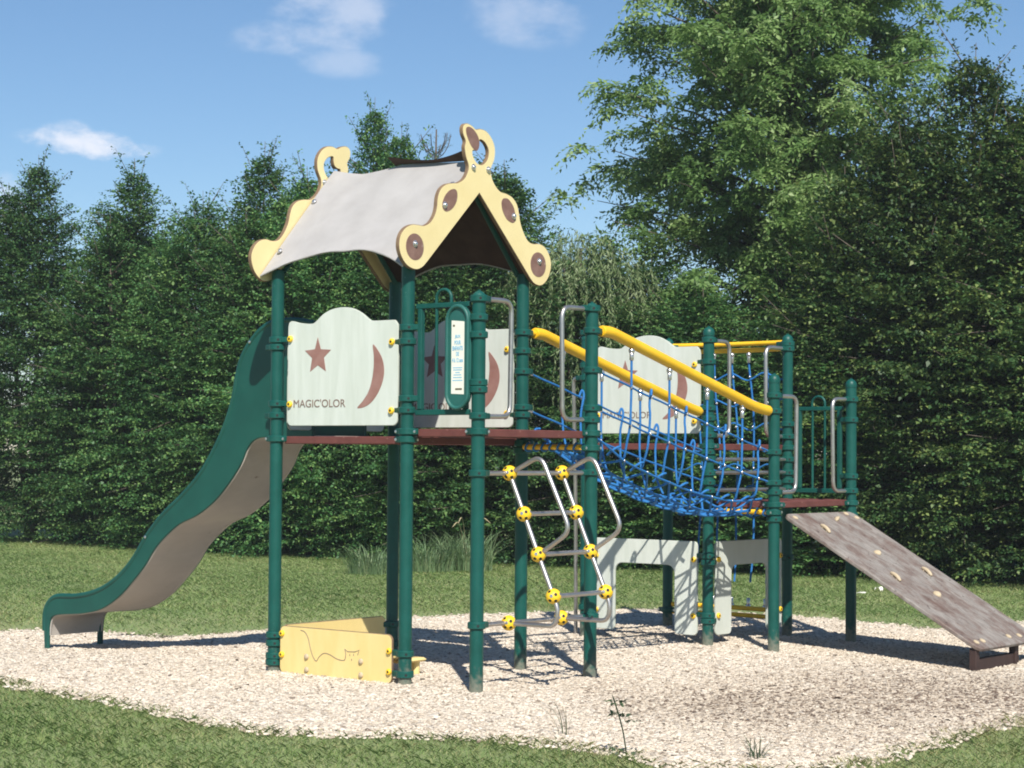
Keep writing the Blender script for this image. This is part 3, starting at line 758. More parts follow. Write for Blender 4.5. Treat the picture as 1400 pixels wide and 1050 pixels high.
CL = {
 1: [(2.454, 's'), (2.399, 'n'), (1.979, 's'), (1.892, 'n'), (1.718, 'ns*'), (.267, 's'), (.207, 'e'), (.113, 's'), (.065, 'e')],
 2: [(2.503, 's'), (2.405, 'n'), (2.003, 's'), (1.921, 'n'), (1.771, 'ns*'), (1.715, 'en*'), (.215, 'n'), (.07, 'n')],
 3: [(2.40, 's'), (1.93, 's'), (1.718, 'ns*'), (.267, 'w'), (.113, 'w')],
 4: [(2.535, 'e'), (2.395, 'n'), (2.24, 'e'), (1.97, 'e'), (1.914, 'n'), (1.705, 'ns*'), (1.645, 'e')],
 5: [(2.682, 'e'), (2.553, 'n'), (2.433, 'n'), (2.106, 'n'), (2.058, 'n'), (1.878, 'e'), (1.771, 'ne*'), (1.486, 'e'), (.451, 'e')],
 6: [(2.69, 'w'), (2.529, 'e'), (2.238, 'e'), (1.959, 'e'), (1.873, 'w'), (1.774, 'ew*'), (1.666, 'we*'), (1.487, 'w'), (.435, 'w')],
 7: [(2.601, 'e'), (2.416, 'n'), (2.02, 'w'), (1.932, 'n'), (1.788, 'e'), (1.695, 'ns*'), (1.645, 'w'), (1.588, 'e'), (1.464, 'e'), (1.385, 'w'), (1.315, 'e'), (1.146, 'ew*'), (.76, 'n'), (.704, 'e'), (.257, 'n'), (.207, 'e')],
 8: [(2.12, 'e'), (1.99, 'w'), (1.648, 'w'), (1.393, 'w'), (1.314, 'e'), (1.21, 'ns*'), (1.146, 'we*'), (1.09, 'e')],
 9: [(2.63, 'n'), (2.585, 'w'), (1.902, 's'), (1.789, 'w'), (1.69, 'ns*'), (1.584, 'w'), (1.465, 'w'), (1.39, 's'), (1.315, 'w'), (1.205, 'ns*'), (.70, 'w')],
 10: [(2.12, 'w'), (1.939, 'n'), (1.441, 'n'), (1.312, 'w'), (1.205, 'ew*'), (1.096, 'w')],
 11: [(2.63, 's'), (1.70, 'ns*'), (.16, 'ns*')],
 12: [(2.705, 's'), (2.41, 's'), (2.30, 'n'), (1.93, 's'), (1.70, 'ns*'), (.76, 's'), (.257, 's')],
}

def play():
    root = empty('play_structure', (2.6, .3, 0))
    tag(root, 'green climbing frame with canvas roofed tower, slide, blue rope bridge and ramp on wood chips', 'play structure')
    # ---- posts
    for k, (px, py) in POST.items():
        b = MB(); t = TOP[k]
        if k <= 4: b.lathe([(R, -.25), (R, t - .01), (R - .01, t)], (px, py, 0), seg=24)
        else:
            dome = [(R + .0035, t - .075), (R + .0035, t - .062)] + [((R + .0035) * math.cos(a), t - .055 + .055 * math.sin(a)) for a in [i * PI / 14 for i in range(7)]] + [(.003, t)]
            b.lathe([(R, -.25), (R, t - .076)] + dome, (px, py, 0), seg=24)
            b.lathe([(.012, 0), (.012, .006), (.006, .008)], (px, py, t - .001), seg=10)
        if k == 6: b.lathe([(R + .006, .0), (R + .006, .05)], (px, py, 0), seg=22)
        po = b.build('post', 'greenpost', root, loc=(px, py, 0))
        for z, ds in CL[k]:
            c = MB(); clamp_mesh(c, (px, py), z, ds.replace('*', ''), '*' in ds)
            c.build('clamp', ('green', 'hole', 'bolt'), po, loc=(px, py, z))
    # ---- platforms: perforated steel decks with maroon frames
    def deck(x0, x1, y0, y1, top, skip=()):
        b = MB(); th = .055; i = .012
        b.box((x0 + i, y0 + i, top - .02), (x1 - i, y1 - i, top - .004), .003)
        for lo, hi in (((x0 + i - .004, y0 + .075, top - th), (x0 + i + .03, y1 - .075, top)), ((x1 - i - .03, y0 + .075, top - th), (x1 - i + .004, y1 - .075, top)),
                       ((x0 + .075, y0 + i - .004, top - th), (x1 - .075, y0 + i + .03, top)), ((x0 + .075, y1 - i - .03, top - th), (x1 - .075, y1 - i + .004, top))):
            b.box(lo, hi, .005)
        for q in (1 / 3, 2 / 3):
            yy = y0 + (y1 - y0) * q; b.box((x0 + .05, yy - .015, top - th + .004), (x1 - .05, yy + .015, top - .021), .003)
        return b.build('platform', 'deck', root, loc=((x0 + x1) / 2, (y0 + y1) / 2, top))
    deck(0, A, 0, A, 1.737); deck(0, A, YB, -.02, 1.790); deck(XB, XC, 0, A, 1.716); deck(XB, XC, YB, -.02, 1.235)
    # ---- canvas roof
    def catm(s): return 4 * s * (1 - s)
    ya, yb = -.058, 1.358
    RZ = [(-.06, 3.752), (.3, 3.766), (.66, 3.784), (.85, 3.766), (1.05, 3.748), (1.2, 3.765), (1.37, 3.80)]
    def ridge(y):
        for (a, za), (c, zc) in zip(RZ, RZ[1:]):
            if y <= c: return za + (zc - za) * (y - a) / (c - a)
        return RZ[-1][1]
    def roofpt(s, t, side):
        y = ya + (yb - ya) * s
        ex, ez = -.125 + .135 * catm(s), 2.925 + .165 * catm(s)
        rx, rz = .65, ridge(y)
        x = ex + (rx - ex) * t; z = ez + (rz - ez) * t - .035 * catm(s) * catm(t) + (.006 * math.sin(9 * s + 5 * t) + .0035 * math.sin(23 * s - 11 * t + 2 * math.sin(6 * t)) * (1 - t)) * catm(s)
        if side < 0: x = 1.3 - x
        return V((x, y, z))
    b = MB(); ns, nt_ = 24, 16
    for side in (1, -1):
        P = [[roofpt(i / ns, j / nt_, side) for j in range(nt_ + 1)] for i in range(ns + 1)]
        off = V((-.72 * side, 0, .69)) * .007
        o1 = len(b.v); b.v += [tuple(p + off * (1 if j < nt_ else .5)) for r_ in P for j, p in enumerate(r_)]; o2 = len(b.v); b.v += [tuple(p) for r_ in P for p in r_]
        W = nt_ + 1
        for i in range(ns):
            for j in range(nt_):
                q = (i * W + j, i * W + j + 1, (i + 1) * W + j + 1, (i + 1) * W + j)
                if side < 0: q = q[::-1]
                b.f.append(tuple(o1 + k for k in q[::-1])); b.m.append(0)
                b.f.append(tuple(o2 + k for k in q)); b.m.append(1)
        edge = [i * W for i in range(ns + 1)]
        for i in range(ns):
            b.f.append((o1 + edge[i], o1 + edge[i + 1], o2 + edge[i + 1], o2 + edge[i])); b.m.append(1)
        # hem rope along the eave
        b.tube([P[i][0] + off * .5 for i in range(ns + 1)], .008, 6, mi=0)
    roof = b.build('roof', ('canvas', 'canvasin'), root, loc=(.65, .65, 3.0), angle=60)
    # loose flap along the ridge
    b = MB(); n = 14; vs = []
    for i in range(n + 1):
        s = i / n; y = -.05 + .77 * s
        zb = ridge(y) + .006
        up = .014 + (.30 * max(0, .5 - s) ** 1.9 if s < .5 else .16 * (s - .5) ** 1.9)
        vs.append([V((.645, y, zb)), V((.612, y + .01 * s, zb + up * .55)), V((.60 - .02 * s, y + .02 * s, zb + up))])
    th = V((.006, 0, .004))
    for lay in (0, 1):
        o = len(b.v); b.v += [tuple(p + th * lay) for r_ in vs for p in r_]
        for i in range(n):
            for j in range(2):
                q = (o + i * 3 + j, o + (i + 1) * 3 + j, o + (i + 1) * 3 + j + 1, o + i * 3 + j + 1)
                b.f.append(q if lay == 0 else q[::-1]); b.m.append(0)
    b.build('ridge_flap', 'canvasin', roof, angle=60)
    # gable boards
    OUT = [[.654, 3.516], [.083, 2.968], [.032, 2.927], [-.033, 2.906], [-.116, 2.922], [-.18, 2.972], [-.215, 3.048], [-.205, 3.127], [-.156, 3.187], [-.083, 3.22], [-.019, 3.224], [.046, 3.224], [.111, 3.254], [.157, 3.308], [.179, 3.366], [.19, 3.442], [.221, 3.501], [.278, 3.541], [.344, 3.558], [.412, 3.568], [.479, 3.604], [.518, 3.659], [.527, 3.705], [.497, 3.765], [.481, 3.832], [.492, 3.878], [.464, 3.925], [.459, 3.975], [.484, 4.003], [.523, 4.009], [.573, 3.996], [.609, 3.979], [.662, 3.989], [.732, 3.979], [.793, 3.935], [.83, 3.869], [.825, 3.785], [.786, 3.709], [.797, 3.646], [.838, 3.593], [.899, 3.554], [.971, 3.546], [1.043, 3.524], [1.096, 3.477], [1.122, 3.408], [1.139, 3.345], [1.182, 3.27], [1.235, 3.216], [1.299, 3.202], [1.373, 3.208], [1.449, 3.181], [1.504, 3.113], [1.515, 3.041], [1.477, 2.951], [1.398, 2.893], [1.313, 2.9], [1.259, 2.936]]
    HOLE = [[.657, 3.909], [.713, 3.893], [.754, 3.84], [.739, 3.774], [.685, 3.73], [.625, 3.735], [.579, 3.781], [.575, 3.818], [.605, 3.822], [.638, 3.839], [.653, 3.879]]
    LEAF = [[.498, 3.974], [.533, 3.987], [.583, 3.972], [.629, 3.933], [.649, 3.885], [.638, 3.839], [.61, 3.821], [.565, 3.842], [.525, 3.888], [.499, 3.936]]
    LM = [[.374, 3.517], [.403, 3.495], [.4, 3.438], [.356, 3.378], [.29, 3.346], [.248, 3.361], [.241, 3.404], [.273, 3.463], [.322, 3.503]]
    RM = [[.945, 3.51], [.992, 3.506], [1.048, 3.46], [1.072, 3.403], [1.07, 3.351], [1.035, 3.335], [.973, 3.355], [.925, 3.409], [.908, 3.465], [.92, 3.498]]
    circ = lambda cx, cy, r, n=26: [(cx + r * math.cos(2 * PI * i / n), cy + r * math.sin(2 * PI * i / n)) for i in range(n)]
    sm = [tuple(p) for p in smooth_pts(OUT[1:], 4)] + [tuple(OUT[0])]
    hole = [tuple(p) for p in smooth_pts(HOLE, 4, True)]
    def gable(org, ux):
        ux = V(ux); nz = ux.cross(V((0, 0, 1)))
        b = MB(); b.prism(sm, org, ux, (0, 0, 1), .034, [hole], .004, 0, 1)
        g = b.build('gable_board', ('cream', 'boardedge'), roof, loc=V(org) + ux * .65 + V((0, 0, 3.4)), angle=30)
        for pl in ([tuple(p) for p in smooth_pts(LEAF, 4, True)], [tuple(p) for p in smooth_pts(LM, 4, True)], [tuple(p) for p in smooth_pts(RM, 4, True)], circ(-.05, 3.065, .094), circ(1.354, 3.048, .094)):
            MBd = MB(); MBd.prism(pl, V(org) + nz * .002, ux, (0, 0, 1), .004, ch=.001)
            c = [sum(p[i] for p in pl) / len(pl) for i in (0, 1)]
            d = MBd; d_ = d.build('inlay_disc', 'disc', roof, loc=V(org) + ux * c[0] + V((0, 0, c[1])))
        for bx, bz in ((-.05, 3.086), (1.364, 3.073), (.266, 3.39), (1.053, 3.386), (.58, 3.698), (.75, 3.699)):
            for sg in (1, -1):
                q = V(org) + ux * bx + V((0, 0, bz)) + (nz * .002 if sg > 0 else -nz * .036)
                c = MB(); c.lathe([(.024, -.002), (.024, .003), (.017, .004), (.017, .010), (.013, .015), (.004, .017)], q, nz * sg, 14)
                if sg > 0 or bx < .3 or bz > 3.5: c.build('bolt', 'bolt', roof, loc=q)
        return g
    gable((0, -.102, 0), (1, 0, 0)); gable((1.3, 1.402, 0), (-1, 0, 0))
    for (x, y, z) in ((.37, -.03, 3.50), (.43, -.03, 3.565), (.40, 1.33, 3.535), (.02, 1.31, 3.125)):
        q = V((x, y, z)); c = MB(); c.lathe([(.022, -.004), (.022, .003), (.012, .011), (.004, .013)], q, (-.72, 0, .69), 12); c.build('bolt', 'bolt', roof, loc=q)
    # beams carrying the canvas behind each gable
    for yy in (.03, A - .03):
        b = MB(); b.tube([(.03, yy, 2.965), (.65, yy, 3.64), (1.27, yy, 2.965)], .02, 8)
        b.build('roof_beam', 'green', roof, loc=(.65, yy, 3.2))

    # ---- mint panels with star, moon and lettering
    def font_mesh(body, size, name, mat, parent, org, right, up, depth=.0015, width=None, bold=0):
        cu = bpy.data.curves.new(name, 'FONT'); cu.body = body; cu.size = size; cu.extrude = depth; cu.offset = bold; cu.align_x = 'LEFT'
        ob = bpy.data.objects.new('tmp', cu); COL.objects.link(ob)
        me = bpy.data.meshes.new_from_object(ob.evaluated_get(bpy.context.evaluated_depsgraph_get()))
        bpy.data.objects.remove(ob)
        co = np.empty(len(me.vertices) * 3, np.float32); me.vertices.foreach_get('co', co); co = co.reshape(-1, 3)
        co[:, :2] -= co[:, :2].min(0); sx = width / co[:, 0].max() if width else 1; sy = size / max(co[:, 1].max(), 1e-6)
        rt, u_ = V(right), V(up); nn = rt.cross(u_); c0 = V((width or co[:, 0].max()) / 2 * np.array(rt)) + u_ * size / 2
        out = [rt * (float(c[0]) * sx) + u_ * (float(c[1]) * sy) + nn * float(c[2]) - c0 for c in co]
        me.vertices.foreach_set('co', np.array([tuple(p) for p in out], np.float32).ravel())
        me.materials.clear(); me.materials.append(M[mat]); me.update()
        o = bpy.data.objects.new(name, me); COL.objects.link(o); o.location = V(org) + c0
        attach(o, parent); return o
    PO = [(.140, 2.577), (.172, 2.588), (.257, 2.571), (.373, 2.562), (.417, 2.579), (.487, 2.627), (.575, 2.66), (.687, 2.671), (.787, 2.658), (.874, 2.622), (.948, 2.574), (.996, 2.563), (1.17, 2.562), (1.195, 2.558), (1.222, 2.53)]
    PO = [(.131, 1.9)] + [(.135, 2.53)] + PO
    po = [tuple(p) for p in smooth_pts(PO[2:], 4)]
    outl = po[::-1] + [(.132, 2.545)] + [tuple(p) for p in rrect(.130, 1.813, 1.23, 2.3, .045)][13:19][::1] + [tuple(p) for p in rrect(.130, 1.813, 1.23, 2.3, .045)][18:24] + [tuple(p) for p in rrect(.130, 1.813, 1.23, 2.3, .045)][0:6]
    rr_ = rrect(.130, 1.813, 1.228, 2.3, .045)
    outl = po[::-1] + [(.131, 2.54)] + rr_[18:24] + rr_[0:6] + [(1.228, 2.5)]
    STAR = [(.861, 2.461), (.829, 2.373), (.725, 2.366), (.796, 2.311), (.776, 2.21), (.858, 2.255), (.937, 2.208), (.917, 2.309), (.991, 2.366), (.889, 2.374)]
    MOON = [(.314, 2.393), (.265, 2.352), (.221, 2.288), (.202, 2.207), (.216, 2.127), (.261, 2.043), (.326, 1.977), (.393, 1.946), (.448, 1.938), (.457, 1.947), (.406, 1.991), (.352, 2.058), (.32, 2.138), (.305, 2.227), (.304, 2.308)]
    def play_panel(x, y1, dz=0):
        """x of the front face, y1 = y of the left post; facing -x"""
        f = lambda pl: [(A - p[0], p[1]) for p in pl]   # from world y to distance right of the left post
        org = V((x, y1, dz)); rt = (0, -1, 0); up = (0, 0, 1)
        b = MB(); b.prism(outl, org, rt, up, .019, ch=.004, mi=0, me=1)
        p = b.build('play_panel', ('panel', 'panelcore'), root, loc=org + V((0, -.65, 2.2)), angle=30)
        for nm, pl in (('star', f(STAR)), ('moon', [tuple(q) for q in smooth_pts(f(MOON), 3, True)])):
            b = MB(); b.prism(pl, org + V((-.0018, 0, 0)), rt, up, .004, ch=.0008, mi=0)
            b.build(nm, 'maroon', p, loc=org + V((0, -sum(q[0] for q in pl) / len(pl), sum(q[1] for q in pl) / len(pl))), smooth=False)
        font_mesh("MAGIC'OLOR", .058, 'lettering', 'letter', p, org + V((-.0012, -(A - 1.101), 1.949)), rt, up, width=.523, bold=.0)
        for yy, zz in ((1.139, 2.456), (1.138, 1.973), (.127, 2.406), (.127, 1.919)):
            q = org + V((-.001, -(A - yy), zz)); b = MB()
            b.lathe([(.024, 0), (.024, .012), (.017, .019), (.010, .019)], q, (-1, 0, 0), 16); b.lathe([(.0095, .013), (.0095, .0196)], q, (-1, 0, 0), 10, mi=1)
            b.build('fastener', ('ball', 'hole'), p, loc=q)
        for yy, zz in ((1.16, 2.456), (1.16, 1.973), (.10, 2.406), (.10, 1.919)):   # rear clip plates
            pass
        return p
    play_panel(-.022, A); play_panel(A - .022, A, .004); play_panel(XB - .022, A, -.012)
    # entry panel of the slide: two mint cheeks
    for x0, x1 in ((.13, .405), (.965, 1.20)):
        b = MB(); b.prism(rrect(x0, 1.785, x1, 2.44, .05), (0, A + .01, 0), (1, 0, 0), (0, 0, 1), .019, me=1)
        b.build('slide_cheek', ('panel', 'panelcore'), root, loc=((x0 + x1) / 2, A, 2.1), angle=30)
    # ---- low yellow panels
    b = MB(); b.prism([(A - p[0], p[1]) for p in ((1.17, .34), (.145, .347))][::1] and [(q[0], q[1]) for q in rrect(.085, -.006, 1.198, .342, .045)], (-.024, A, 0), (0, -1, 0), (0, 0, 1), .02, me=1)
    lp = b.build('low_panel', ('creamlow', 'boardedge'), root, loc=(-.024, .65, .17), angle=30); tag(lp, 'yellow low board engraved with a cat')
    CAT = [[1.002, .319], [.96, .309], [.925, .267], [.903, .199], [.875, .137], [.84, .105], [.813, .136], [.766, .166], [.711, .163], [.643, .138], [.589, .129], [.556, .135], [.546, .174], [.557, .212], [.53, .195], [.457, .198], [.415, .212], [.43, .177]]
    b = MB()
    cpts = smooth_pts([(-.0245, y, z) for y, z in CAT[:13]], 5) + [V((-.0245, y, z)) for y, z in CAT[13:]]
    b.tube(cpts, .0028, 6)
    for y, z in ((.507, .172), (.47, .175), (.489, .139)): b.tube([(-.0245, y, z + .008), (-.0245, y, z - .006)], .003, 6)
    b.build('cat_drawing', 'letter', lp, loc=(-.0245, .7, .2))
    for y, z in ((.937, .123), (.935, .029), (.396, .127), (.395, .03)):
        q = V((-.025, y, z + .008)); b = MB(); b.lathe([(.021, 0), (.021, .006), (.014, .014), (.004, .016)], q, (-1, 0, 0), 14); b.build('bolt', 'hold', lp, loc=q)
    for y, z in ((1.19, .285), (1.19, .13), (.125, .225), (.125, .08)):
        q = V((-.025, y, z)); b = MB(); b.lathe([(.022, 0), (.022, .012), (.016, .018), (.009, .018)], q, (-1, 0, 0), 14); b.lathe([(.009, .012), (.009, .0186)], q, (-1, 0, 0), 10, mi=1); b.build('fastener', ('ball', 'hole'), lp, loc=q)
    b = MB(); b.prism(rrect(.09, .0, 1.21, .335, .045), (0, A - .012, 0), (1, 0, 0), (0, 0, 1), .02, me=1)
    lp2 = b.build('low_panel', ('creamlow', 'boardedge'), root, loc=(.65, A, .17), angle=30); tag(lp2, 'plain yellow low board under the slide entry')
    b = MB(); b.box((.02, .28, .14), (.30, 1.02, .175), .012); b.box((.06, .35, .0), (.10, .95, .14), .004)
    b.build('bench_seat', 'creamlow', root, loc=(.16, .65, .15))
    b = MB(); b.box((.28, .28, .10), (.56, .40, .128), .012); b.tube([(.50, .34, -.08), (.50, .34, .10)], .03, 10)
    b.build('step_seat', 'creamlow', root, loc=(.5, .34, .1))
    # ---- arch panels
    def arch(org, rt, x0, x1, legw=.235, z0=.078, z1=.88, zi=.668, ri=.075, ro=.04):
        ol = []
        arc = lambda cx, cz, r, a0, a1: [(cx + r * math.cos(math.radians(a0 + (a1 - a0) * k / 6)), cz + r * math.sin(math.radians(a0 + (a1 - a0) * k / 6))) for k in range(7)]
        ol += arc(x0 + ro, z0 + ro, ro, 180, 270) + arc(x0 + legw - ro, z0 + ro, ro, 270, 360)
        ol += arc(x0 + legw + ri, zi - ri, ri, 180, 90) + arc(x1 - legw - ri, zi - ri, ri, 90, 0)
        ol += arc(x1 - legw + ro, z0 + ro, ro, 180, 270) + arc(x1 - ro, z0 + ro, ro, 270, 360) + arc(x1 - ro, z1 - ro, ro, 0, 90) + arc(x0 + ro, z1 - ro, ro, 90, 180)
        b = MB(); b.prism(ol, org, rt, (0, 0, 1), .019, me=1)
        c = V(org) + V(rt) * (x0 + x1) / 2 + V((0, 0, .6))
        p = b.build('arch_panel', ('panel', 'panelcore'), root, loc=c, angle=30)
        nz = V(rt).cross(V((0, 0, 1)))
        for xx in (x0 + .035, x1 - .035):
            for zz in (.725, .245):
                q = V(org) + V(rt) * xx + V((0, 0, zz)) + nz * .001; b = MB()
                b.lathe([(.024, 0), (.024, .012), (.017, .019), (.010, .019)], q, nz, 14); b.lathe([(.009, .012), (.009, .0196)], q, nz, 10, mi=1); b.build('fastener', ('ball', 'hole'), p, loc=q)
    arch((XB - .022, A, 0), (0, -1, 0), .105, 1.205)
    arch((XB, -.01, 0), (1, 0, 0), .108, 1.19, legw=.25)
    # ---- guard rails
    def guard(x, y0, y1, z0, z1, ys, hoop):
        b = MB()
        b.box((x - .016, y0, z1 - .018), (x + .016, y1, z1 + .018), .004); b.box((x - .016, y0, z0 - .02), (x + .016, y1, z0 + .02), .004)
        for y in (y0 + .04, y1 - .04): b.box((x - .02, y - .018, z0 + .02), (x + .02, y + .018, z1 - .018), .004)
        for y in ys: b.tube([(x, y, z0 + .02), (x, y, z1 - .018)], .0115, 10, caps=False)
        h = .058; c = (hoop[0] + hoop[1]) / 2; r_ = abs(hoop[1] - hoop[0]) / 2
        b.tube([(x, hoop[0], z1 + .015)] + [(x, c + math.copysign(r_, hoop[0] - hoop[1]) * math.cos(a), z1 + .05 + r_ * .9 * math.sin(a)) for a in [i * PI / 10 for i in range(11)]] + [(x, hoop[1], z1 + .015)], .0115, 10, caps=False)
        return b.build('guard_rail', 'green', root, loc=(x, (y0 + y1) / 2, (z0 + z1) / 2))
    guard(0, -.575, -.085, 1.905, 2.648, (-.268, -.40), (-.265, -.40))
    guard(XC, -.575, -.085, 1.307, 2.04, (-.26, -.385), (-.255, -.385))
    # ---- oval age sign
    def capsule(y0, y1, z0, z1, n=12):
        r_ = (y1 - y0) / 2; c = (y0 + y1) / 2
        return [(c + r_ * math.cos(a), z0 + r_ + r_ * math.sin(a)) for a in [PI + i * PI / n for i in range(n + 1)]] + [(c + r_ * math.cos(a), z1 - r_ + r_ * math.sin(a)) for a in [i * PI / n for i in range(n + 1)]]
    so = V((-.055, 0, 0)); rt = (0, -1, 0)
    b = MB(); b.prism(capsule(.40, .615, 1.925, 2.638), so, rt, (0, 0, 1), .03, ch=.006)
    pl = capsule(.405, .61, 1.93, 2.633, 14)
    b.tube([so + V((-.004, -p[0] - (.5075 - p[0]) * .09, p[1])) for p in pl], .014, 10, closed=True)
    sg = b.build('age_sign', 'signgreen', root, loc=(-.05, -.51, 2.28), angle=50); tag(sg, 'oval green sign with a narrow white notice')
    b = MB(); b.prism([(.452, 2.03), (.566, 2.025), (.566, 2.525), (.452, 2.535)][::1], so + V((-.002, 0, 0)), rt, (0, 0, 1), .003, ch=.0006)
    st = b.build('notice', 'white', sg, loc=so + V((0, -.51, 2.28)), smooth=False)
    def line(txt, z, h, w, mat='print'):
        font_mesh(txt, h, 'lettering', mat, sg, so + V((-.0032, -.509 + w / 2, z)), rt, (0, 0, 1), .0005, w, .0006)
    for t, z, h, w in (('JEUX', 2.408, .026, .05), ('POUR', 2.368, .028, .056), ('ENFANTS', 2.327, .03, .092), ('DE', 2.290, .027, .026), ('4 à 12 ans', 2.246, .03, .096)): line(t, z, h, w)
    b = MB()
    for k, (z, w) in enumerate(((2.205, .085), (2.19, .08), (2.172, .04), (2.156, .07), (2.138, .08), (2.118, .09))):
        b.box((-.0578, -.509 - w / 2, z), (-.0571, -.509 + w / 2, z + .006), .0002)
    b.build('small_print', 'print', sg, loc=so + V((0, -.51, 2.16)), smooth=False)
    b = MB(); b.box((-.0578, -.55, 2.055), (-.0571, -.49, 2.068), .0002); b.box((-.0578, -.483, 2.491), (-.0571, -.465, 2.505), .0002)
    b.build('emblem', 'printdark', sg, loc=so + V((0, -.52, 2.06)), smooth=False)
    # ---- grab handles
    def handle(pts, y, r_=.0175):
        b = MB(); b.tube(fillet([(p[0], y, p[1]) for p in pts], .085), r_, 12)
        z = [p[1] for p in pts]; x = [p[0] for p in pts]
        return b.build('grab_handle', 'steel', root, loc=(sum(x) / len(x), y, sum(z) / len(z)), angle=60)
    handle([(.085, 2.684), (.355, 2.684), (.345, 1.880), (.085, 1.876)], YB); handle([(1.215, 2.686), (.935, 2.682), (.947, 1.870), (1.215, 1.872)], YB)
    handle([(3.945, 2.60), (4.186, 2.60), (4.187, 1.785), (3.945, 1.785)], 0); handle([(5.075, 2.585), (4.785, 2.585), (4.79, 1.79), (5.075, 1.79)], 0)
    handle([(3.945, 2.118), (4.226, 2.118), (4.212, 1.314), (3.945, 1.312)], YB); handle([(5.08, 2.118), (4.828, 2.115), (4.846, 1.313), (5.08, 1.312)], YB)
    b = MB(); b.tube(fillet([(XB, A + .06, 2.30), (XB + .02, A + .16, 2.30), (XB + .05, A + .15, 1.2), (XB + .09, A + .17, -.1)], .12), .0175, 12)
    b.build('fire_pole', 'steel', root, loc=(XB, A + .15, 1.2), angle=60)
    # ---- ball jointed climbing ladder
    XL, XR = .347, .950
    BL = [(-.65, 1.486), (-.780, 1.205), (-.908, .930), (-1.042, .650), (-.652, .446)]
    b = MB(); rt_ = .0165
    b.tube([(.09, YB, 1.486), (1.21, YB, 1.485)], rt_, 12); b.tube([(.09, YB, .449), (1.21, YB, .441)], rt_, 12)
    for X in (XL, XR):
        for i in range(3): b.tube([(X, *BL[i]), (X, *BL[i + 1])], rt_, 12)
        b.tube(fillet([(X, -.66, 1.486), (X, -.925, 1.612), (X, -1.185, 1.098), (X, -.915, .93)], .085), rt_, 12)
        b.tube(fillet([(X, -1.042, .65), (X, -1.085, .555), (X, -1.06, .447), (X, -.66, .445)], .085), rt_, 12)
    for y, z in BL[1:4]: b.tube([(XL, y, z), (XR, y, z)], rt_, 12)
    lad = b.build('climbing_ladder', 'steel', root, loc=(.65, -.85, .97), angle=60)
    for X in (XL, XR):
        for y, z in BL:
            c = V((X, y, z)); b = MB(); b.sphere(c, .0535, 22, 14)
            for d, mi in (((-.93, -.35, .1), 2), ((-.55, -.78, .32), 1), ((-.45, -.72, -.52), 1), ((-.86, -.1, -.5), 1), ((.25, -.9, .35), 2), ((-.75, .1, .65), 1)):
                d = V(d).normalized(); b.lathe([(.0115, 0), (.0115, .0011), (.008, .0016)], c + d * .0518, d, 12, mi=mi)
            b.build('ball_joint', ('ball', 'hole', 'bolt'), lad, loc=c, angle=40)
    # ---- slide
    SU = [(1.30, 2.60), (1.431, 2.622), (1.56, 2.634), (1.737, 2.624), (1.871, 2.574), (1.986, 2.482), (2.082, 2.362), (2.138, 2.213), (2.175, 2.049), (2.251, 1.857), (2.367, 1.665), (2.545, 1.442), (2.767, 1.257), (2.994, 1.098), (3.181, .923), (3.328, .747), (3.477, .612), (3.651, .504), (3.85, .43), (4.075, .39), (4.305, .378), (4.407, .335), (4.466, .257), (4.480, .138), (4.462, -.15)]
    SL = [(1.30, 1.735), (1.5, 1.735), (1.761, 1.734), (1.915, 1.718), (2.011, 1.645), (2.087, 1.516), (2.222, 1.364), (2.38, 1.224), (2.58, 1.108), (2.784, 1.033), (2.949, .93), (3.073, .827), (3.198, .681), (3.346, .546), (3.517, .41), (3.735, .300), (3.981, .249), (4.209, .23), (4.348, .21), (4.402, .157), (4.420, .037), (4.422, -.15)]
    su = [tuple(p) for p in smooth_pts(SU, 4)]; sl = [tuple(p) for p in smooth_pts(SL, 4)]
    b = MB()
    for x, sg_ in ((.38, 1), (.958, -1)):
        ol = [(-p[0], p[1]) for p in su] + [(-p[0], p[1]) for p in sl[::-1]]
        b.prism(ol, (x, 0, 0), (0, -1, 0), (0, 0, 1), .028, ch=.004)
        b.tube([(x + .014, p[0], p[1]) for p in su[:-3]], .024, 10)
    sl_o = b.build('slide', 'greenplastic', root, loc=(.65, 2.9, .9), angle=45)
    b = MB(); th = .012; prof = sl[:-4]; x0, x1 = .404, .962; vs = []
    nn = len(prof)
    for i, p in enumerate(prof):
        a = prof[max(i - 1, 0)]; c = prof[min(i + 1, nn - 1)]; t = V((c[0] - a[0], c[1] - a[1])).normalized(); nr = V((-t.y, t.x))
        if nr.y < 0 and i < nn * .8: nr = -nr
        lo = (p[0], p[1]); hi = (p[0] + t.y * -th, p[1] + t.x * th)
        vs += [(x0, *lo), (x1, *lo), (x1, *hi), (x0, *hi)]
    fs = [(0, 1, 2, 3), tuple((nn - 1) * 4 + k for k in (3, 2, 1, 0))]
    for i in range(nn - 1):
        for k in range(4): fs.append((i * 4 + k, (i + 1) * 4 + k, (i + 1) * 4 + (k + 1) % 4, i * 4 + (k + 1) % 4))
    b.add(vs, fs)
    # rolled lower edge
    b.tube([(x0, p[0], p[1] + .002) for p in prof], .009, 8); b.tube([(x1, p[0], p[1] + .002) for p in prof], .009, 8)
    b.build('slide_bed', 'slidebed', sl_o, loc=(.65, 2.9, .9), angle=50)
    for x in (.394, .945):
        b = MB(); b.tube([(x, 4.43, .2), (x, 4.435, -.3)], .017, 10); b.build('leg', 'greenplastic', sl_o, loc=(x, 4.43, 0))
    for p in (su[5 * 4], su[14 * 4]):
        b = MB(); q = V((.372, p[0], p[1] - .005)); b.lathe([(.012, 0), (.012, .004), (.004, .008)], q, (-1, 0, 0), 10); b.build('bolt', 'bolt', sl_o, loc=q)
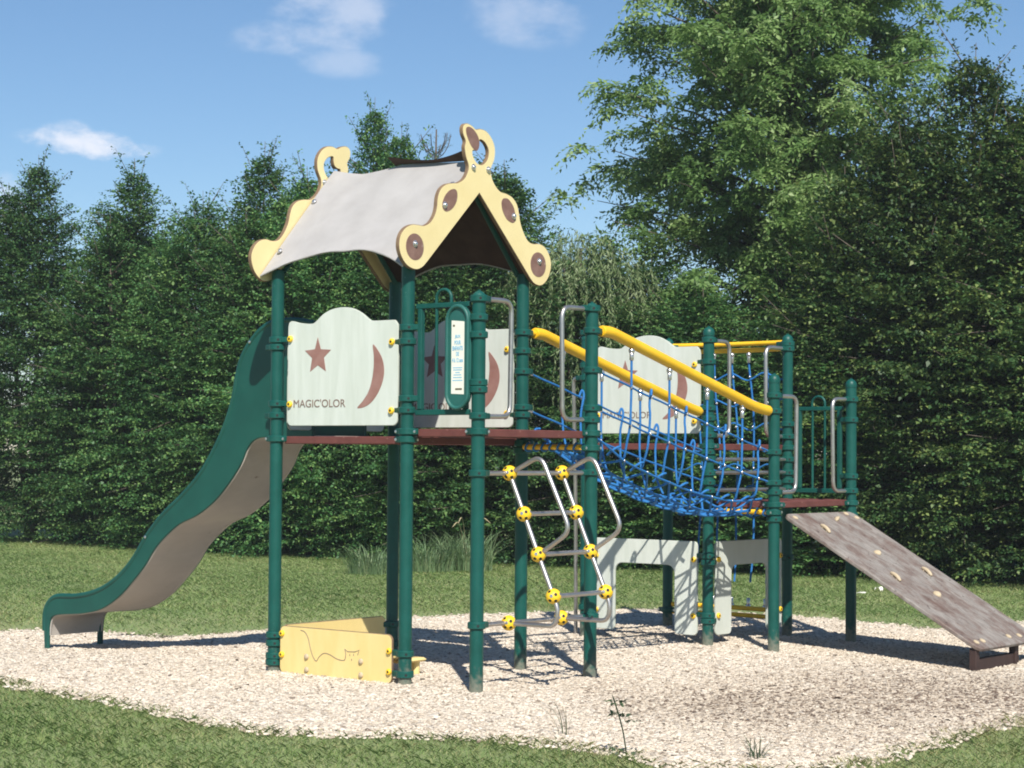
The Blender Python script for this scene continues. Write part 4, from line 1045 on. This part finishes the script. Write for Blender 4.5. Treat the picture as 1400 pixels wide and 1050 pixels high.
    # ---- ramp with holds
    x0, x1 = 3.935, 5.075; p0 = V((0, -.70, 1.135)); p1 = V((0, -2.47, .128)); dl = (p1 - p0); Lr = dl.length; dl.normalize()
    nrm = V((1, 0, 0)).cross(-dl) ; nrm = nrm if nrm.z > 0 else -nrm
    rr2 = rrect(0, 0, x1 - x0, Lr, .07)
    b = MB(); b.prism(rr2, V((x0, 0, 0)) + p1, (1, 0, 0), -dl, .032, ch=.006)
    rp = b.build('ramp', 'ramp', root, loc=V((4.5, 0, 0)) + (p0 + p1) / 2, angle=30)
    def onr(x, d, h=0): return V((x, 0, 0)) + p0 + dl * d + nrm * h
    def hold(x, d, lx, ld, h, rot, flat=1):
        b = MB(); b.sphere((0, 0, 0), 1, 12, 8, (lx, ld, h)); rnd = random.Random(int(x * 100 + d * 10))
        c, s = math.cos(rot), math.sin(rot); o = onr(x, d)
        out = []
        for v in b.v:
            k = 1 + .10 * math.sin(7 * v[0] / lx + 3 * v[1] / ld + x)
            u, w, q = v[0] * k, v[1] * k, max(v[2], -.2 * h) * (1 + .2 * math.sin(4 * v[0] / lx))
            u, w = u * c - w * s, u * s + w * c
            out.append(tuple(o + V((1, 0, 0)) * u + dl * w + nrm * q))
        b.v = out; b.build('climbing_hold', 'hold', rp, loc=o, angle=80)
    def fin(x, d):
        # slim raised grip lying aslant on the board
        ax = (dl - V((1, 0, 0)) * .30).normalized(); o = onr(x, d); b = MB(); L_ = .066
        pts = [o + ax * (L_ * t) + nrm * (.020 - .012 * t * t) for t in (-1, -.92, -.5, 0, .5, .92, 1)]
        b.tube(pts, [.006, .012, .0155, .0165, .0155, .012, .006], 10)
        b.tube([o - ax * .03 - nrm * .002, o - ax * .03 + nrm * .016], .012, 8); b.tube([o + ax * .03 - nrm * .002, o + ax * .03 + nrm * .016], .012, 8)
        b.build('climbing_hold', 'hold', rp, loc=o, angle=60)
    for (x, d) in ((4.21, .27), (4.21, 1.02), (4.81, .99)): fin(x, d)
    for (x, d, lx, ld, h, ro) in ((a, b_, c * .8, d_ * .8, e * .8, f + (.85 if c < .02 else 0)) for a, b_, c, d_, e, f in ((4.64, .12, .028, .07, .035, 1.1), (4.49, .66, .05, .042, .03, .3), (4.47, 1.30, .05, .05, .03, .2))): hold(x, d, lx, ld, h, ro)
    for (x, d) in ((4.02, .07), (4.92, .04), (5.0, .11), (4.02, 1.95), (4.14, 1.945), (4.62, 1.94), (4.80, 1.95)):
        b = MB(); q = onr(x, d); b.lathe([(.026, -.001), (.026, .006), (.016, .011), (.003, .012)], q, nrm, 12); b.build('bolt', 'hold', rp, loc=q)
    b = MB()
    for x in (3.985, 4.70): b.box((x - .032, -2.425, -.2), (x + .032, -2.365, .125), .005)
    b.box((4.018, -2.41, -.09), (4.667, -2.38, .045), .004)
    b.build('ramp_foot', 'footwood', rp, loc=(4.45, -2.31, 0))
    # ---- step rungs up to the second tower
    for z in (1.583, 1.468, 1.319):
        b = MB(); b.tube([(XB + .07, -.012, z), (XC - .07, -.012, z)], .016, 12); b.build('step_rung', 'steel', root, loc=(4.5, 0, z), angle=60)
    # ---- rope bridge
    lerp = lambda a, c, t: a + (c - a) * t
    upz = lambda x: lerp(2.24, 1.645, (x - 1.36) / 2.45) - .012 * catm((x - 1.36) / 2.45)
    loz = lambda x: lerp(1.957, 1.392, (x - 1.36) / 2.45) - .022 * catm((x - 1.36) / 2.45)
    railz = lambda x: lerp(2.535, 2.0, (x - 1.54) / 2.05)
    WZ = [(1.36, 1.665), (1.537, 1.60), (1.8, 1.462), (2.168, 1.355), (2.55, 1.255), (2.946, 1.178), (3.358, 1.128), (3.8, 1.142)]
    def wz(x):
        for (a, za), (c, zc) in zip(WZ, WZ[1:]):
            if x <= c or c == 3.8:
                return lerp(za, zc, (x - a) / (c - a))
    rng = random.Random(4)
    ROWS = [(-.575, .115), (-.46, .015), (-.325, -.004), (-.19, .015), (-.075, .115)]
    def node(x, r):
        y, dz = ROWS[r]; return V((x + 0, y, wz(x) + dz))
    b = MB(); rp_ = .0094; NX = 16; xs = [1.37 + (3.79 - 1.37) * i / NX for i in range(NX + 1)]
    for r_ in range(5):
        b.tube(smooth_pts([node(x, r_) + V((0, rng.uniform(-.003, .003), rng.uniform(-.003, .003))) for x in xs], 2), rp_, 7)
    for i in range(NX):
        for r_ in range(4):
            a = node(xs[i] if (i + r_) % 2 else xs[i + 1], r_); c = node(xs[i + 1] if (i + r_) % 2 else xs[i], r_ + 1)
            m = (a + c) / 2 + V((0, 0, rng.uniform(-.004, .006)))
            b.tube(smooth_pts([a + V((0, 0, .006)), m, c + V((0, 0, .006))], 3), rp_, 7)
            if r_ in (1, 2):
                a = node(xs[i] if (i + r_) % 2 == 0 else xs[i + 1], r_); c = node(xs[i + 1] if (i + r_) % 2 == 0 else xs[i], r_ + 1)
                b.tube(smooth_pts([a - V((0, 0, .006)), (a + c) / 2 - V((0, 0, .02)), c - V((0, 0, .006))], 3), rp_, 7)
        for r_ in (0, 4):   # rope ends looped over the edge ropes
            if i % 2 == 0:
                q = node(xs[i], r_); s = -1 if r_ == 0 else 1
                b.tube(smooth_pts([q + V((0, -s * .05, -.03)), q + V((.0, 0, .008)), q + V((.03, s * .022, .030)), q + V((.075, s * .016, .034))], 3), .0095, 7)
        for r_ in range(5):
            if (i + r_) % 2: b.sphere(node(xs[i], r_) + V((0, 0, .004)), .0115, 8, 5, mi=1)
    br = b.build('rope_bridge', ('rope', 'bolt'), root, loc=(2.6, -.32, 1.3), angle=70)
    for x, z in ((1.25, 1.672), (3.885, 1.146)):     # rollers at both ends
        b = MB(); b.tube([(x, -.06, z), (x, -.59, z)], .021, 12)
        b.build('end_bar', 'tubeyellow', br, loc=(x, -.32, z), angle=60)
        b = MB()
        for k in range(7):
            y = -.10 - .075 * k; b.tube([(x + .03 * math.cos(a), y + .008 * math.sin(2 * a), z + .03 * math.sin(a)) for a in [i * PI / 7 for i in range(14)]], .0085, 7, closed=True)
        b.build('rope_loop', 'rope', br, loc=(x, -.32, z), angle=60)
    for sd, y in (('n', 0.), ('s', YB)):
        sgn = 1 if sd == 's' else -1      # towards the walkway
        hr = [(1.455, 2.537), (1.545, 2.535), (3.60, 2.008), (3.70, 1.99)] if sd == 'n' else [(1.425, 2.531), (1.54, 2.53), (3.56, 2.018), (3.76, 1.992)]
        b = MB(); pts = fillet([(p[0], y, p[1]) for p in hr], .10); b.tube(pts, .0425, 18)
        b.lathe([(.0425, 0), (.038, .012), (.022, .014), (.022, .05)], (hr[0][0], y, hr[0][1]), (-1, 0, 0), 16); b.lathe([(.0425, 0), (.036, .02), (.02, .022), (.02, .05)], (hr[3][0], y, hr[3][1]), (1, 0, 0), 16)
        rl = b.build('handrail', 'tubeyellow', br, loc=(2.6, y, 2.25), angle=50)
        for fz in (upz, loz):
            b = MB(); b.tube([(1.37 + (3.79 - 1.37) * i / 24, y + .008 * math.sin(i * 1.3), fz(1.37 + (3.79 - 1.37) * i / 24)) for i in range(25)], .0085, 8)
            for xe in (1.39, 3.76): b.tube([(xe - .022, y, fz(xe - .022)), (xe + .03, y, fz(xe + .03))], .0125, 8, mi=1)
            b.build('side_rope', ('rope', 'bolt'), br, loc=(2.6, y, fz(2.6)), angle=60)
        cx = [1.805, 2.313, 2.846, 3.366]
        er = 4 if sd == 'n' else 0
        for k, x in enumerate(cx):
            z = railz(x) - .06; b = MB()
            b.sphere((x, y, z - .003), .024, 14, 9); b.lathe([(.014, -.075), (.0165, -.072), (.0165, -.048), (.013, -.046), (.0165, -.044), (.0165, -.022), (.012, -.018)], (x, y, z), seg=12); b.lathe([(.012, 0), (.012, .035)], (x, y, z + .015), seg=10)
            b.build('connector', 'bolt', br, loc=(x, y, z), angle=50)
            zt = z - .07; e = node(x, er); j = rng.uniform(-.004, .004)
            b = MB(); b.tube(smooth_pts([(x, y, zt), (x + j, y, upz(x)), (x - .006, y, (upz(x) + loz(x)) / 2), (x - .006 - j, y + sgn * .006, loz(x)), (x - .01, y + sgn * .03, loz(x) - .12), (x + .005, e.y - sgn * .01, e.z + .03), (x + .03, e.y + sgn * .03, e.z)], 5), rp_, 7)
            for zz in (upz(x), loz(x)): b.sphere((x - .012, y - sgn * .006, zz), .0125, 8, 6, mi=1)
            b.build('hanger_rope', ('rope', 'bolt'), br, loc=(x, y, z - .3), angle=60)
            x2 = x + .255 + rng.uniform(-.02, .02); e = node(min(x2 - .02, 3.78), er)
            if x2 < 3.66:
                b = MB(); b.tube(smooth_pts([(x2 - .02, y - sgn * .012, upz(x2) + .012), (x2, y, upz(x2) + .058), (x2 + .006, y + sgn * .014, upz(x2) + .02), (x2 - .01, y + sgn * .01, upz(x2) - .06), (x2 - .015, y, (upz(x2) + loz(x2)) / 2), (x2 - .02, y + sgn * .006, loz(x2 - .02)), (x2 - .025, y + sgn * .02, loz(x2) - .12), (x2 - .01, e.y, e.z + .02)], 5), rp_, 7)
                for xx, zz in ((x2, upz(x2)), (x2 - .02, loz(x2 - .02))): b.sphere((xx, y - sgn * .006, zz), .0125, 8, 6, mi=1)
                b.build('hanger_rope', ('rope', 'bolt'), br, loc=(x2, y, loz(x2)), angle=60)
    # ---- scramble net on the far side of the second tower
    b = MB(); yv = [.27, .45, .63, .83, 1.03]
    xn = lambda z: XC + .06 + .10 * math.sin(max(0, min(1, (2.55 - z) / 2.35)) * PI)
    for k, y in enumerate(yv):
        b.tube(smooth_pts([(xn(z), y + .012 * math.sin(z * 5 + k), z) for z in [2.53 - .26 * i for i in range(9)]], 3), .0095, 8)
    for i, z in enumerate((2.34, 2.10, 1.88, 1.68, 1.50, 1.30, 1.08)):
        pts = []
        for k, y in enumerate([.08] + yv + [1.22]):
            pts.append((xn(z), y, z + (.03 if (k + i) % 2 else -.028)))
            pts.append((xn(z), y + .07, z + (.028 if (k + i) % 2 else -.022)))
        b.tube(smooth_pts(pts, 3), .009, 7)
        for k, y in enumerate(yv): b.sphere((xn(z) - .008, y, z), .0125, 8, 5, mi=1)
    nt = b.build('climbing_net', ('rope', 'bolt'), root, loc=(XC + .1, .65, 1.4), angle=70)
    for zc, bow in ((2.645, 0), (2.588, .06), (.215, 0), (.145, .06)):
        b = MB(); b.tube(smooth_pts([(XC, .05, zc), (XC + .02 + bow * .6, .16, zc), (XC + .06 + bow, .65, zc), (XC + .02 + bow * .6, 1.14, zc), (XC, 1.25, zc)], 5), .021, 12)
        b.build('net_bar', 'tubeyellow', nt, loc=(XC, .65, zc), angle=60)
    for y in yv:
        for z, s in ((2.545, -1), (.235, 1)):
            q = V((xn(z), y, z)); b = MB(); b.sphere(q, .024, 12, 8); b.lathe([(.015, 0), (.0165, .02), (.0165, .07), (.012, .075)], q, (0, 0, s), 10); b.build('connector', 'bolt', nt, loc=q, angle=50)
    return root
# ------------------------------------------------------------------ light, sky, camera
def sky_and_sun(elev=46.0, az_from=225.0, sun_strength=4.6, sky_strength=.078):
    """az_from: world direction the light comes from, degrees counter-clockwise from +x"""
    w = bpy.data.worlds.new('World'); sc.world = w; w.use_nodes = True
    nt = w.node_tree; L = nt.links; bg = nt.nodes['Background']
    sky = N(nt, 'ShaderNodeTexSky', sky_type='NISHITA'); sky.sun_disc = False
    sky.sun_elevation = math.radians(elev); sky.sun_rotation = math.radians(90 - az_from)
    sky.air_density = AIR; sky.dust_density = DUST; sky.ozone_density = OZONE; sky.altitude = 100
    tc = N(nt, 'ShaderNodeTexCoord')
    hs = N(nt, 'ShaderNodeHueSaturation'); hs.inputs['Saturation'].default_value = SAT; hs.inputs['Value'].default_value = 1.0; L.new(sky.outputs['Color'], hs.inputs['Color'])
    col = hs.outputs['Color']
    # clouds, each at its own place in the sky: centre direction, half width, half height, tilt, density
    nz = N(nt, 'ShaderNodeTexNoise'); nz.inputs['Scale'].default_value = 34; nz.inputs['Detail'].default_value = 7; nz.inputs['Roughness'].default_value = .6
    mp = N(nt, 'ShaderNodeMapping'); mp.inputs['Scale'].default_value = (1, 1, 1.8)
    L.new(tc.outputs['Generated'], mp.inputs['Vector']); L.new(mp.outputs['Vector'], nz.inputs['Vector'])
    nz2 = N(nt, 'ShaderNodeTexNoise'); nz2.inputs['Scale'].default_value = 9; nz2.inputs['Detail'].default_value = 5
    L.new(mp.outputs['Vector'], nz2.inputs['Vector'])
    total = None
    for d, hw, hh, tilt, dens in CLOUDS:
        d = V(d).normalized(); rt = d.cross(V((0, 0, 1))).normalized(); up = rt.cross(d)
        c, s = math.cos(tilt), math.sin(tilt); rt2 = rt * c - up * s; up2 = rt * s + up * c
        comps = []
        for ax, hwid in ((rt2, hw), (up2, hh)):
            dt = N(nt, 'ShaderNodeVectorMath', operation='DOT_PRODUCT'); dt.inputs[1].default_value = ax / hwid
            L.new(tc.outputs['Generated'], dt.inputs[0])
            m = N(nt, 'ShaderNodeMath', operation='MULTIPLY'); L.new(dt.outputs['Value'], m.inputs[0]); L.new(dt.outputs['Value'], m.inputs[1]); comps.append(m)
        ad = N(nt, 'ShaderNodeMath', operation='ADD'); L.new(comps[0].outputs[0], ad.inputs[0]); L.new(comps[1].outputs[0], ad.inputs[1])
        fr = N(nt, 'ShaderNodeVectorMath', operation='DOT_PRODUCT'); fr.inputs[1].default_value = d; L.new(tc.outputs['Generated'], fr.inputs[0])
        # falloff minus noise
        mr = N(nt, 'ShaderNodeMapRange'); mr.inputs['From Min'].default_value = 0; mr.inputs['From Max'].default_value = 1.6; mr.inputs['To Min'].default_value = 1; mr.inputs['To Max'].default_value = 0
        L.new(ad.outputs[0], mr.inputs['Value'])
        a2 = N(nt, 'ShaderNodeMath', operation='MULTIPLY_ADD'); a2.inputs[1].default_value = 2.6; a2.inputs[2].default_value = -1.35; L.new(nz.outputs['Fac'], a2.inputs[0])
        a3 = N(nt, 'ShaderNodeMath', operation='ADD'); L.new(mr.outputs['Result'], a3.inputs[0]); L.new(a2.outputs[0], a3.inputs[1])
        a4 = N(nt, 'ShaderNodeMath', operation='MULTIPLY_ADD'); a4.inputs[1].default_value = .8; a4.inputs[2].default_value = -.4; L.new(nz2.outputs['Fac'], a4.inputs[0])
        a5 = N(nt, 'ShaderNodeMath', operation='ADD'); L.new(a3.outputs[0], a5.inputs[0]); L.new(a4.outputs[0], a5.inputs[1])
        ss = N(nt, 'ShaderNodeMapRange', interpolation_type='SMOOTHSTEP'); ss.inputs['From Min'].default_value = .05; ss.inputs['From Max'].default_value = .9 if dens > .75 else 1.25; ss.inputs['To Max'].default_value = dens
        L.new(a5.outputs[0], ss.inputs['Value'])
        g = N(nt, 'ShaderNodeMath', operation='GREATER_THAN'); g.inputs[1].default_value = 0; L.new(fr.outputs['Value'], g.inputs[0])
        f2 = N(nt, 'ShaderNodeMapRange', interpolation_type='SMOOTHSTEP'); f2.inputs['From Min'].default_value = .04; f2.inputs['From Max'].default_value = .6; L.new(mr.outputs['Result'], f2.inputs['Value'])
        k0 = N(nt, 'ShaderNodeMath', operation='MULTIPLY'); L.new(ss.outputs['Result'], k0.inputs[0]); L.new(f2.outputs['Result'], k0.inputs[1])
        k = N(nt, 'ShaderNodeMath', operation='MULTIPLY'); L.new(k0.outputs[0], k.inputs[0]); L.new(g.outputs[0], k.inputs[1])
        if total is None: total = k
        else:
            t2 = N(nt, 'ShaderNodeMath', operation='MAXIMUM'); L.new(total.outputs[0], t2.inputs[0]); L.new(k.outputs[0], t2.inputs[1]); total = t2
    mx = N(nt, 'ShaderNodeMixRGB'); mx.inputs[2].default_value = (CLOUDC[0], CLOUDC[1], CLOUDC[2], 1)
    L.new(total.outputs[0], mx.inputs[0]); L.new(col, mx.inputs[1])
    L.new(mx.outputs[0], bg.inputs['Color']); bg.inputs['Strength'].default_value = sky_strength
    ld = bpy.data.lights.new('sun', 'SUN'); ld.energy = sun_strength; ld.angle = math.radians(.5); ld.color = (1, .95, .87)
    so = bpy.data.objects.new('sun', ld); COL.objects.link(so)
    e, a = math.radians(elev), math.radians(az_from)
    frm = V((math.cos(e) * math.cos(a), math.cos(e) * math.sin(a), math.sin(e)))
    so.rotation_euler = (-frm).to_track_quat('-Z', 'Y').to_euler(); so.location = frm * 30

AIR, DUST, OZONE = 1.0, 0.0, 5.0
SAT = 1.06
CLOUDC = (8.6, 8.8, 9.6)
CLOUDS = [((.6255, .7655, .1480), .033, .0078, .08, .85), ((.616, .7735, .1510), .018, .0075, -.1, .6), ((.637, .757, .1465), .022, .005, .05, .5),
          ((.7035, .678, .2165), .032, .012, .0, .42), ((.6985, .687, .2025), .038, .010, -.05, .40), ((.707, .680, .192), .024, .009, .1, .28),
          ((.7653, .6068, .2135), .030, .015, .1, .32), ((.594, .796, .117), .016, .016, 0, .5), ((.905, .36, .16), .02, .015, 0, .5)]

def haze(density=.0007):  # added volume that lifts the dark tones, standing in for camera veil
    b = MB(); x0, x1, y0, y1, z0, z1 = -262, 262, -262, 262, -1.3, 13.5
    b.add([(x0, y0, z0), (x1, y0, z0), (x1, y1, z0), (x0, y1, z0), (x0, y0, z1), (x1, y0, z1), (x1, y1, z1), (x0, y1, z1)],
          [(3, 2, 1, 0), (4, 5, 6, 7), (0, 1, 5, 4), (1, 2, 6, 5), (2, 3, 7, 6), (3, 0, 4, 7)])
    m = bpy.data.materials.new('added_haze'); m.use_nodes = True; nt = m.node_tree
    nt.nodes.remove(nt.nodes['Principled BSDF'])
    v = N(nt, 'ShaderNodeVolumePrincipled'); v.inputs['Color'].default_value = (.86, .93, 1, 1); v.inputs['Density'].default_value = density
    nt.links.new(v.outputs[0], nt.nodes['Material Output'].inputs['Volume']); M['haze'] = m
    tag(b.build('haze', 'haze', smooth=False), kind='stuff')

def camera():
    cd = bpy.data.cameras.new('camera'); cd.sensor_width = 36; cd.lens = 2739.65 / 1400 * 36; cd.clip_end = 3000; cd.clip_start = .1
    co = bpy.data.objects.new('camera', cd); COL.objects.link(co)
    F = V((.7793836, .62563253, .03383989)); Rt = V((.62578309, -.77996342, .00725203)); U = V((-.03093098, -.01552432, .99940096))
    m = Matrix((Rt, U, -F)).transposed().to_4x4(); m.translation = V((-10.53732951, -9.40243627, 1.63392391))
    co.matrix_world = m; sc.camera = co

ground()
grass()
trees()
plants()
play()
sky_and_sun()
haze()
camera()
sc.cycles.pixel_filter_type = 'BLACKMAN_HARRIS'; sc.cycles.filter_width = 1.9
vs = sc.view_settings
vs.view_transform = 'Standard'; vs.look = 'None'; vs.gamma = 1; vs.exposure = .5
sc.render.resolution_x = 1024; sc.render.resolution_y = 768
